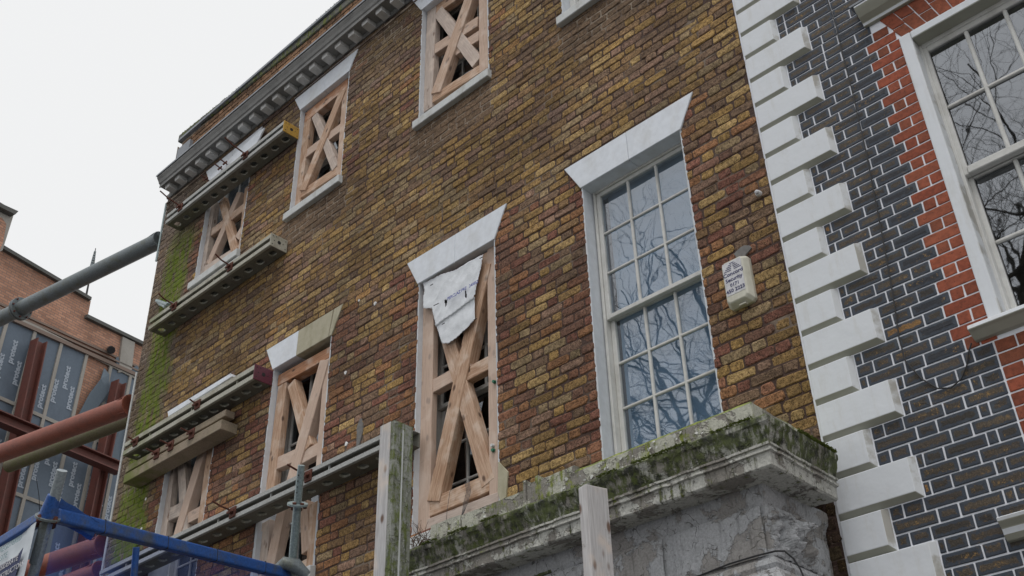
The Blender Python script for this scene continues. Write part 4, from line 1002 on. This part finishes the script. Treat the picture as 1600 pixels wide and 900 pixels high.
# hood above arch, sill, sill below
def run(prof, x0, x1, mat, name, parent, bevel=.003): 
    return MB().prism([Vector((x0, y, z)) for y, z in prof], (x1-x0, 0, 0)).obj(name, M[mat], parent, bevel=bevel)
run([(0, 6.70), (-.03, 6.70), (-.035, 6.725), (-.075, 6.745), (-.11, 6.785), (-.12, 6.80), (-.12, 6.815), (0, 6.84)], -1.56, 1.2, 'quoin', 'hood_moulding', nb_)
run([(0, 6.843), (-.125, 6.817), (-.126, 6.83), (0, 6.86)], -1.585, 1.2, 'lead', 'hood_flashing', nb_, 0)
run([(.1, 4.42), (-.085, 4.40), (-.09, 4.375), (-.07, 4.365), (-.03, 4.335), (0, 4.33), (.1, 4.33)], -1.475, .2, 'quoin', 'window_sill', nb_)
# painted box architrave + sash
fr = MB()
for a, b, c, e in ((WX0-.025, WX0+.05, WZ0+.02, WZ1+.012), (WX1-.05, WX1+.025, WZ0+.02, WZ1+.012)): fr.box((a, -.018, c), (b, .085, e))
fr.box((WX0+.05, -.0175, WZ1-.05), (WX1-.05, .085, WZ1+.0115))
nw = fr.obj('window', M['quoin'], nb_, label='large white sash window reflecting bare tree branches', bevel=.008, segs=2)
fi = MB()
fi.box((WX0+.03, .075, WZ0), (WX0+.066, .2, WZ1-.03)); fi.box((WX1-.066, .075, WZ0), (WX1-.03, .2, WZ1-.03)); fi.box((WX0+.066, .075, WZ1-.075), (WX1-.066, .2, WZ1-.045))
fi.obj('box_frame', M['sash'], nw, bevel=.004)
def nsash(z0, z1, y, n, rail_b, rail_t=.04):
    x0, x1 = WX0+.062, WX1-.062; st = .028; sf = MB()
    sf.box((x0, y, z0), (x0+st, y+.04, z1)); sf.box((x1-st, y, z0), (x1, y+.04, z1)); sf.box((x0+st, y+.001, z1-rail_t), (x1-st, y+.039, z1)); sf.box((x0+st, y-.01, z0), (x1-st, y+.039, z0+rail_b))
    sf.obj('sash_frame', M['sash'], nw, bevel=.005)
    gx0, gx1, gz0, gz1 = x0+st, x1-st, z0+rail_b, z1-rail_t; wx = (gx1-gx0)/4; wz = (gz1-gz0)/n; gb = MB()
    for i in range(1, 4): gb.box((gx0+wx*i-.012, y+.002, gz0), (gx0+wx*i+.012, y+.03, gz1))
    for j in range(1, n): gb.box((gx0, y+.004, gz0+wz*j-.011), (gx1, y+.028, gz0+wz*j+.011))
    gb.obj('glazing_bars', M['sash'], nw, bevel=.006)
    for i in range(4):
        for j in range(n):
            p = MB().box((-wx/2+.007, 0, -wz/2+.007), (wx/2-.007, .004, wz/2-.007)).obj('pane', M['glass_bright'], nw)
            p.matrix_basis = Matrix.Translation((gx0+wx*(i+.5), y+.02, gz0+wz*(j+.5))) @ Matrix.Rotation(random.uniform(-.008, .008), 4, 'X') @ Matrix.Rotation(random.uniform(-.008, .008), 4, 'Z')
nsash(5.385, 6.395, .085, 2, .05); nsash(4.42, 5.42, .13, 2, .07)
room(nb_, WX0-.1, WX1+.1, WZ0-.1, WZ1+.1, .17, 1.4)
# little console at right edge
run([(.0, 3.30), (-.03, 3.305), (-.05, 3.33), (-.055, 3.36), (-.085, 3.385), (-.09, 3.405), (0, 3.43)], -1.60, -.9, 'quoin', 'string_moulding', nb_)
# cable down the dark wall
pts = [(1291, -10), (1293, 0), (1306, 40), (1318, 90), (1331, 140), (1340, 180), (1354, 240), (1365, 300), (1378, 365), (1390, 430), (1398, 480), (1405, 530), (1415, 565), (1440, 592), (1465, 607), (1486, 606), (1502, 592), (1511, 570), (1513, 552), (1518, 536)]
tag(MB().tube([at(x, y, -.018) for x, y in pts], .0042, 6).obj('cable', M['black'], None), 'thin dark cable hanging down the dark brick wall and looping under the sill', 'cable')
MB().box((-2.38, .01, 8.9), (1.4, 7, 9.2)).obj('house_body', M['mortar'], nb_)
MB().add([(-2.4, .02, 0), (-2.4, 7, 0), (-2.4, 7, 9.2), (-2.4, .02, 9.2)], [(0, 1, 2, 3)]).obj('flank_wall', M['mortar'], nb_)

# ================================================================ FAR FLANK BUILDING
fb = thing('red_brick_building', 'red brick building far left with stepped parapet and grey membrane panels', 'building', tuple(far(110, 560)*1) )
def fpoly(pts, off, depth, mat, name, parent, bevel=0, uv=False, label=None):
    P = [far(x, y, off) for x, y in pts]
    o = MB().prism(P, -FN*depth if True else 0).obj(name, M[mat], parent, bevel=bevel, label=label)
    if uv:
        me = o.data; ul = me.uv_layers.new(name='UVMap')
        for l in me.loops:
            v = me.vertices[l.vertex_index].co; ul.data[l.index].uv = (v.dot(FU), v.z)
    return o
fpoly([(-90, 330), (-40, 340), (-5, 380), (5, 391), (142, 470.5), (136.5, 497.5), (214, 535), (240, 548), (330, 590), (260, 1500), (-160, 1400)], 0, .5, 'farbrick', 'wall', fb, uv=True)
for a, b in (((5, 388), (142.5, 469)), ((136, 495.5), (214, 533.5)), ((211, 532), (240, 546))):
    A, B = far(*a, .12), far(*b, .12); MB().prism([A, B, B+Vector((0, 0, .10)), A+Vector((0, 0, .10))], -FN*.7).obj('coping', M['farcoping'], fb)
fpoly([(185, 582), (192, 526), (211, 535), (206, 578), (204, 579)], .08, .1, 'batten', 'stone_panel', fb)
fpoly([(181, 560), (185, 557), (188, 571), (183, 572)], .06, .05, 'membrane_back', 'lead_apron', fb); fpoly([(205, 576), (214, 571), (219, 578), (217, 590), (210, 586)], .06, .05, 'membrane_back', 'lead_apron', fb)
# corner pier / chimney
ch = fpoly([(-60, 300), (-2, 322), (22, 334), (4, 391), (-4, 395), (-60, 380)], .25, .9, 'batten', 'chimney_pier', fb)
fpoly([(-60, 290), (-3, 314), (7, 320), (29, 330), (24, 335), (0, 323), (-60, 302)], .45, 1.2, 'farcoping', 'pier_cap', fb)
fpoly([(-60, 340), (3, 340), (10, 350), (5, 378), (-1, 393), (-60, 380)], .28, .02, 'redbrick2' if False else 'farbrick', 'pier_brick', fb, uv=True)
# moulded brick band over the panels
A, B = far(28, 504, .1), far(222, 590, .1)
for dz, t_, of in ((0, .10, .12), (.16, .05, .08), (.27, .06, .05)):
    P = [far(-20, 483, of)+Vector((0, 0, dz)), far(228, 594, of)+Vector((0, 0, dz))]
    o = MB().prism([P[0], P[1], P[1]+Vector((0, 0, t_)), P[0]+Vector((0, 0, t_))], -FN*.1).obj('brick_band', M['farbrick'], fb)
# panels in wall coordinates
def fs_(px, py): p = far(px, py); return (p-FP0).dot(FU), p.z
tops = [fs_(*q) for q in ((7, 512), (52, 519+2), (94, 539), (131.5, 558), (170.5, 575), (200, 588))]
ss = [t_[0] for t_ in tops]; dS = (ss[-2]-ss[1])/3
ss = [ss[1]-2*dS, ss[1]-dS, ss[1], ss[1]+dS, ss[1]+2*dS, ss[1]+3*dS, ss[1]+3.85*dS, ss[1]+4.75*dS]
zt_ = sum(t_[1] for t_ in tops[1:])/5+.1; z1_ = fs_(66.5, 653)[1]; z2_ = fs_(70, 790)[1]; zlev = [zt_, z1_, z2_, z2_-(z1_-z2_)*1.0, z2_-(z1_-z2_)*2.2]
print('far levels', zlev, ss)
def fp3(s, z, off): return FP0+FU*s+Vector((0, 0, z))+FN*off
txt = {}
def prot(panel, s, z, size, flip):
    x = Vector((0, 0, 1)) if not flip else Vector((0, 0, 1)); y = -FU
    if 'm' not in txt:
        o = text_obj('protect', size, fp3(s, z, .045), x, y, M['print_grey'], panel, name='print', ext=.002, font_bold=.009); txt['m'] = o.data; txt['size'] = size
    else:
        o = bpy.data.objects.new('print', txt['m']); link(o, panel)
        m = Matrix((x, y, x.cross(y))).transposed().to_4x4(); m.translation = fp3(s, z, .045); o.matrix_basis = m
for i in range(7):
    for j in range(4):
        s0, s1, za, zb = ss[i]+.04, ss[i+1]-.04, zlev[j+1]+.04, zlev[j]-.04
        if i == 4 and j == 0:      # torn away: lower strip and a folded flap remain
            continue
        n_ = 8; mb = MB(); vs = []
        for a in range(n_+1):
            for b in range(n_+1):
                s, z = s0+(s1-s0)*a/n_, za+(zb-za)*b/n_; e = 0 if a in (0, n_) or b in (0, n_) else 1
                vs.append(fp3(s, z, .035+.012*e*mnoise.noise(Vector((s*1.2, z*1.2, 0)))))
        mb.add(vs, [(a*(n_+1)+b, a*(n_+1)+b+1, (a+1)*(n_+1)+b+1, (a+1)*(n_+1)+b) for a in range(n_) for b in range(n_)])
        pn = mb.obj('membrane_panel', M['membrane'], fb, smooth=True)
        k = 0; size = .215
        for col in range(3):
            sx = s0+(s1-s0)*(.2+.34*col); z = za+.15+(.5 if col % 2 else .0)+(.3 if i % 2 else 0)
            while z < zb-.8: prot(pn, sx, z, size, False); z += 1.25
        
flap = thing('loose_membrane', 'torn grey membrane flap hanging open over exposed brick', 'membrane', tuple(far(160, 620)))
for pts_, m_ in (([(163, 575), (171, 585), (170, 612), (165, 625), (152, 637), (120, 660), (122, 650), (140, 615), (158, 592)], 'membrane_back'), ([(178, 655), (198, 650), (202, 690), (185, 720), (172, 722), (180, 690)], 'membrane_back')):
    P = [far(x, y, .10+.12*((i*7) % 3)/2) for i, (x, y) in enumerate(pts_)]; MB().prism(P, -FN*.02).obj('flap', M[m_], flap)
for i, s in enumerate(ss): MB().prism([fp3(s-.045, zlev[-1], .03), fp3(s+.045, zlev[-1], .03), fp3(s+.045, zlev[0], .03), fp3(s-.045, zlev[0], .03)], FN*.05).obj('batten', M['batten'], fb)
for z in zlev[:-1]: MB().prism([fp3(ss[0], z-.045, .028), fp3(ss[-1], z-.045, .028), fp3(ss[-1], z+.045, .028), fp3(ss[0], z+.045, .028)], FN*.05).obj('batten', M['batten'], fb)
# antenna
t = thing('roof_antenna', 'thin ringed antenna mast on the parapet of the red brick building', 'antenna', tuple(far(134, 462, -1.5)))
A, B = far(133, 470, -1), far(149.5, 388, -1); MB().tube([A, B], [.035, .012], 6).obj('mast', M['black'], t)
for k in range(7):
    p = A.lerp(B, .62+.05*k); MB().tube([p-Vector((0, 0, .03)), p+Vector((0, 0, .03))], (.07-.006*k), 8).obj('ring', M['strut'], t)
t = thing('wall_lamp', 'small dark lamp on the red brick wall near the stone panel', 'lamp', tuple(far(173, 546)))
MB().tube([far(173, 546, .05), far(174, 547, .4)], .11, 8).obj('lamp_head', M['black'], t)

# ---- red oxide steel frame on the far wall
fr_ = thing('steelwork', 'red oxide steel frame of posts and a cross beam against the far wall', 'steel frame', tuple(far(90, 700, .6)))
def hbeam(a, b, wpx, off, parent, name, mat='redox'):
    A, B = far(*a, off), far(*b, off); ax = (B-A).normalized(); perp = ax.cross(FN).normalized()
    wd = wpx*((A+B)/2-CAM).dot(fw)/F_PX
    t2 = .03; mb = MB()
    def bar(p0, p1, n0, n1):      # box between offsets along perp (p) and FN (n)
        q = [A+perp*p0+FN*n0, A+perp*p1+FN*n0, A+perp*p1+FN*n1, A+perp*p0+FN*n1]; mb.hull8(q, [v+(B-A) for v in q])
    bar(-wd/2, -wd/2+t2, 0, .3); bar(wd/2-t2, wd/2, 0, .3); bar(-wd/2+t2, wd/2-t2, .12, .15)
    return mb.obj(name, M[mat], parent)
hbeam((-30, 647), (181, 735), 18, .55, fr_, 'cross_beam', 'redoxdark'); hbeam((55, 536), (-20, 880), 19, .2, fr_, 'post', 'redoxdark'); hbeam((180, 600), (105, 960), 17, .2, fr_, 'post', 'redoxdark')


# ---- raking / flying struts
SD = Vector((-.986, -.165, 0)).normalized()
def strut(label, p1, p2, y1, r, mat, t2=5.0, flange=True, cat='steel strut', joint=None):
    A = at(*p1, Y=y1); B = A+SD*t2
    # aim so that the far end projects on the line towards p2: solve dz
    best = None
    for i in range(-60, 61):
        Bz = B+Vector((0, 0, i*.05)); a_, b_, d = proj(Bz)
        # distance of p2 to line
        ax_, ay_, _ = proj(A); e = abs((b_-ay_)*(p2[0]-ax_)-(a_-ax_)*(p2[1]-ay_))/math.hypot(a_-ax_, b_-ay_)
        if best is None or e < best[0]: best = (e, Bz)
    B = best[1]; t = thing('steel_strut', label, cat, tuple(A))
    MB().tube([A, B], r, 28).obj('pipe', M[mat], t)
    d = (B-A).normalized()
    if flange:
        MB().tube([A-d*.0, A+d*.02], r*1.12, 20).obj('flange', M[mat], t)
        fn = MB()
        for k in range(4):
            a_ = k*math.pi/2+.5; o_ = (Vector((0, 0, 1))*math.cos(a_)+Vector((0, 1, 0))*math.sin(a_))
            MB().prism([A+o_*r*.95, A+o_*r*1.15, A+o_*r*.95+d*.2], d.cross(o_)*.01).obj('fin', M[mat], t)
    if joint:
        c = A+d*joint; MB().tube([c-d*.012, c+d*.012], r*1.55, 24).obj('flange', M[mat], t); MB().tube([c+d*.03, c+d*.055], r*1.55, 24).obj('flange', M[mat], t)
        bo = MB()
        for k in range(8):
            a_ = k*math.pi/4; o_ = (Vector((0, 0, 1))*math.cos(a_)+d.cross(Vector((0, 0, 1))).normalized()*math.sin(a_))
            bo.tube([c+o_*r*1.32-d*.03, c+o_*r*1.32+d*.08], .014, 6)
        bo.obj('bolts', M['redoxdark'], t)
    return t, A, B
strut('long grey steel strut crossing the sky to the upper corner of the brown house', (251, 375), (0, 499), .03, .108, 'strut', 5.5, True, joint=2.95)
strut('red oxide steel strut meeting the brown house corner at mid height', (205, 633), (0, 708), .03, .118, 'redox', 5.5)
strut('mossy brown steel strut just behind the red one', (206, 655), (97, 696), .6, .09, 'mossy_strut', 2.6, False)
strut('lower red oxide steel strut seen under the blue rail', (163, 852), (40, 893), .03, .115, 'redox', 5.5)
strut('lowest red steel strut at the bottom edge of the photo', (157, 892), (120, 906), .03, .10, 'redox', 5.5)

# ================================================================ SCAFFOLD, BLUE RAIL, BANNER
P1 = deep(76, 803, 5.0); P2_ = deep(452, 898, 6.4)
sc1 = thing('scaffold_post', 'paint spattered scaffold tube with a blue wrapped collar at the lower left corner', 'scaffold tube', (P1.x, P1.y, 0))
B_ = deep(50, 905, 5.0); T_ = deep(97, 735, 5.0); ax = (T_-B_).normalized()
MB().tube([B_-ax*2.5, T_], .0245, 16).obj('tube', M['painted_tube'], sc1)
MB().tube([P1-ax*.02, P1+ax*.05, P1+ax*.09], [.045, .034, .028], 16).obj('blue_collar', M['blue'], sc1)
MB().tube([P1-ax*.022, P1-ax*.012], .058, 18).obj('ring_plate', M['strut'], sc1)
cp = MB()
for k in range(4):
    a_ = k*1.57+.4; c_ = P1-ax*.035+(Vector((1, 0, 0))*math.cos(a_)+Vector((0, 1, 0))*math.sin(a_))*.045; MB().box(tuple(c_-Vector((.012, .012, .02))), tuple(c_+Vector((.012, .012, .015)))).obj('wedge', M['rust'], sc1, bevel=.004)
MB().tube([P1-ax*.03, P1-ax*.24], .0275, 16).obj('dark_sleeve', M['strut'], sc1)
# blue rail (boxy wrapped ledger)
def boxbeam(A, B, w_, h_, mat, name, parent, bevel=.012):
    d = (B-A).normalized(); s_ = d.cross(Vector((0, 0, 1))).normalized(); u_ = s_.cross(d); q = [A+s_*w_/2+u_*h_/2, A-s_*w_/2+u_*h_/2, A-s_*w_/2-u_*h_/2, A+s_*w_/2-u_*h_/2]
    return MB().hull8(q, [v+(B-A) for v in q]).obj(name, M[mat], parent, bevel=bevel, segs=3)
rl = thing('blue_rail', 'blue plastic wrapped scaffold rail sloping down from the tube to the right', 'rail', tuple(P1))
boxbeam(P1+(P2_-P1)*.02, P2_, .055, .066, 'blue', 'rail', rl)
bd = MB()
for f_ in (.18, .42, .63, .86):
    c_ = P1.lerp(P2_, f_); d = (P2_-P1).normalized(); boxbeam(c_-d*.002, c_+d*.002, .059, .070, 'black', 'tape_band', rl, .01)
boxbeam(P2_-(P2_-P1).normalized()*.12, P2_+(P2_-P1).normalized()*.05, .05, .06, 'galv', 'grey_sleeve', rl)
r2 = thing('blue_ledger', 'blue wrapped ledger tube above the white banner at the left edge', 'rail', tuple(P1))
Bl = deep(-60, 888, 5.35); boxbeam(P1, Bl, .05, .056, 'blue', 'rail', r2)
# blue tarpaulin scrap at the joint and sheeting under the rail
tp = MB(); vs = []
for i in range(9):
    for j in range(5):
        p = P1.lerp(P2_, .02+.14*i/8)+Vector((0, 0, .075-.065*i/8-.02*j))+Vector((.03-.012*j, 0, 0)); p += mnoise.noise_vector(p*25)*.008; vs.append(p)
tp.add(vs, [(i*5+j, i*5+j+1, (i+1)*5+j+1, (i+1)*5+j) for i in range(8) for j in range(4)])
tag(tp.obj('tarpaulin_scrap', M['blue'], None, smooth=True), 'crumpled scrap of blue tarpaulin at the joint of tube and rail', 'tarpaulin')
vs = []; tp = MB(); n1_, n2_ = 20, 10
for i in range(n1_+1):
    for j in range(n2_+1):
        p = P1.lerp(P2_, .03+.97*i/n1_)+Vector((0, 0, -.03-1.3*j/n2_)); p.x += .02*mnoise.noise(p*3); vs.append(p)
tp.add(vs, [(i*(n2_+1)+j, i*(n2_+1)+j+1, (i+1)*(n2_+1)+j+1, (i+1)*(n2_+1)+j) for i in range(n1_) for j in range(n2_)])
tag(tp.obj('blue_sheeting', M['bluesheet'], None, smooth=True), 'see-through blue sheeting hanging below the blue rail', 'sheet')
t = thing('blue_tube', 'short upright bright blue tube end below the blue rail', 'scaffold tube', tuple(deep(210, 880, 5.3)))
MB().tube([deep(206, 940, 5.25), deep(213, 855, 5.3)], .017, 14).obj('tube', M['blue'], t)
# thin wire rising from the ring
tag(MB().tube([deep(62, 803, 5.0), deep(61, 775, 5.0), deep(57, 748, 5.0)], .0015, 5).obj('wire', M['black'], None), 'thin stiff wire sticking up from the scaffold collar', 'wire')
# galvanised tube with coupler
g1 = thing('scaffold_post', 'galvanised scaffold tube with a ring coupler before the lowest steel beam', 'scaffold tube', (-5.1, -1.6, 0))
T_ = deep(471, 727, 6.4); B_ = deep(457, 880, 6.4); ax = (T_-B_).normalized(); C_ = deep(465, 788, 6.4)
MB().tube([B_-ax*3, C_], .0245, 18).obj('tube', M['galv'], g1); MB().tube([C_, C_+ax*.14, T_], [.023, .023, .021], 18).obj('spigot', M['galv'], g1)
MB().tube([C_-ax*.006, C_+ax*.006], .062, 20).obj('ring_plate', M['galv'], g1)
for k in range(6):
    a_ = k*1.047; c_ = C_+Vector((math.cos(a_), math.sin(a_), 0))*.045; MB().tube([c_-ax*.022, c_-ax*.006], .012, 8).obj('lug', M['rust'], g1)
hb_ = MB()
for k in range(4):
    c_ = C_+ax*(.06+.035*k)+Vector((.012, -.019, 0)); hb_.tube([c_, c_+Vector((.002, -.005, 0))], .005, 6)
hb_.obj('pin_hole', M['black'], g1)
# sleeve of grey sacking at its foot
tag(MB().tube([deep(425, 893, 6.35), deep(445, 880, 6.35), deep(462, 884, 6.35), deep(480, 900, 6.35)], [.02, .04, .045, .03], 10).obj('grey_sacking', M['strut'], None), 'bunched grey plastic at the foot of the galvanised tube', 'sacking')
# banner
Y0 = P1.y-.03
def bq(px, py): return at(px, py, Y0)
bn = thing('banner', 'white site banner with registered site lettering in the lower left corner', 'banner', tuple(bq(30, 860)))
c0, c1, c2, c3 = bq(57, 815), bq(31, 930), bq(-60, 1010), bq(-60, 893)
mb = MB(); vs = []; n = 14
for i in range(n+1):
    for j in range(n+1):
        u_, v_ = i/n, j/n; p = c0.lerp(c3, u_).lerp(c1.lerp(c2, u_), v_); p.y += .012*math.sin(u_*9+v_*5)*min(1, 4*u_); vs.append(p)
mb.add(vs, [(i*(n+1)+j, i*(n+1)+j+1, (i+1)*(n+1)+j+1, (i+1)*(n+1)+j) for i in range(n) for j in range(n)]); mb.obj('vinyl', M['banner'], bn, smooth=True)
nv = [bq(41, 857), bq(28, 905), bq(-20, 960), bq(-20, 900), bq(24, 874), bq(32, 870)]
MB().prism([p+Vector((0, -.016, 0)) for p in nv], (0, .002, 0)).obj('navy_band', mat_plain('banner_navy', (.035, .045, .12)), bn)
tx = (bq(40, 841)-bq(7, 862)); xd = Vector((tx.x, 0, tx.z)); yd = Vector((-xd.z, 0, xd.x))
M['print_teal'] = mat_plain('banner_grey_green', (.22, .33, .36))
for body, p, s_, m_ in (('REGISTERED', (5, 866), .040, 'print_teal'), ('SITE', (5, 879), .042, 'print_teal'), ('CONSIDERATE', (-8, 902), .040, 'label'), ('CONSTRUCTORS', (-8, 915), .040, 'label')):
    o_ = bq(*p)+Vector((0, -.0185, 0)); text_obj(body, s_, o_, xd, yd, M[m_], bn, font_bold=.0, spacing=1.0, ext=.0004)

# ================================================================ BARE TREES across the street (seen reflected in the panes)
def tree(x, y, h, seed, label):
    rr = random.Random(seed); t = thing('plane_tree', label, 'tree', (x, y, 0), 'bare trees across the street')
    tk = MB(); cw = MB()
    def grow(p, d, L, r, lvl):
        pts = [p]; rs = [r]; n = 5
        for i in range(n):
            d = (d+Vector((rr.gauss(0, .22), rr.gauss(0, .22), rr.gauss(.03, .16)))).normalized(); pts.append(pts[-1]+d*L/n); rs.append(r*(1-.45*(i+1)/n))
        if max(q_.y for q_ in pts) > -6.4: return
        (tk if lvl < 2 else cw).tube(pts, rs, 7 if lvl < 2 else (5 if lvl < 4 else 3), cap=False)
        if lvl >= 6 or pts[-1].y > -7.2: return
        k = 3
        for i in range(k+(lvl > 1)):
            j = rr.randint(2, n); dd = (d+Vector((rr.gauss(0, .75), rr.gauss(0, .75), rr.gauss(.12, .5)))).normalized()
            grow(pts[j], dd, L*rr.uniform(.6, .82), rs[j]*rr.uniform(.5, .72), lvl+1)
    tk.tube([(x, y, -.1), (x+.1, y, h*.16), (x+.2, y+.1, h*.3)], [.42, .34, .3], 12, cap=False)
    for k in range(4):
        a_ = k*1.57+rr.random(); grow(Vector((x+.2, y+.1, h*.29)), Vector((math.cos(a_)*.6, math.sin(a_)*.6, .9)).normalized(), h*.22, .17, 1)
    tk.obj('trunk', M['bark'], t); cw.obj('crown', M['bark'], t, smooth=False)
tree(-9.6, -10.5, 20, 5, 'tall bare plane tree across the street, reflected in the white sash window')
tree(-3.6, -11, 22, 11, 'tall bare plane tree across the street, reflected in the neighbour window')
tree(-14.5, -17, 22, 23, 'bare plane tree further along across the street')
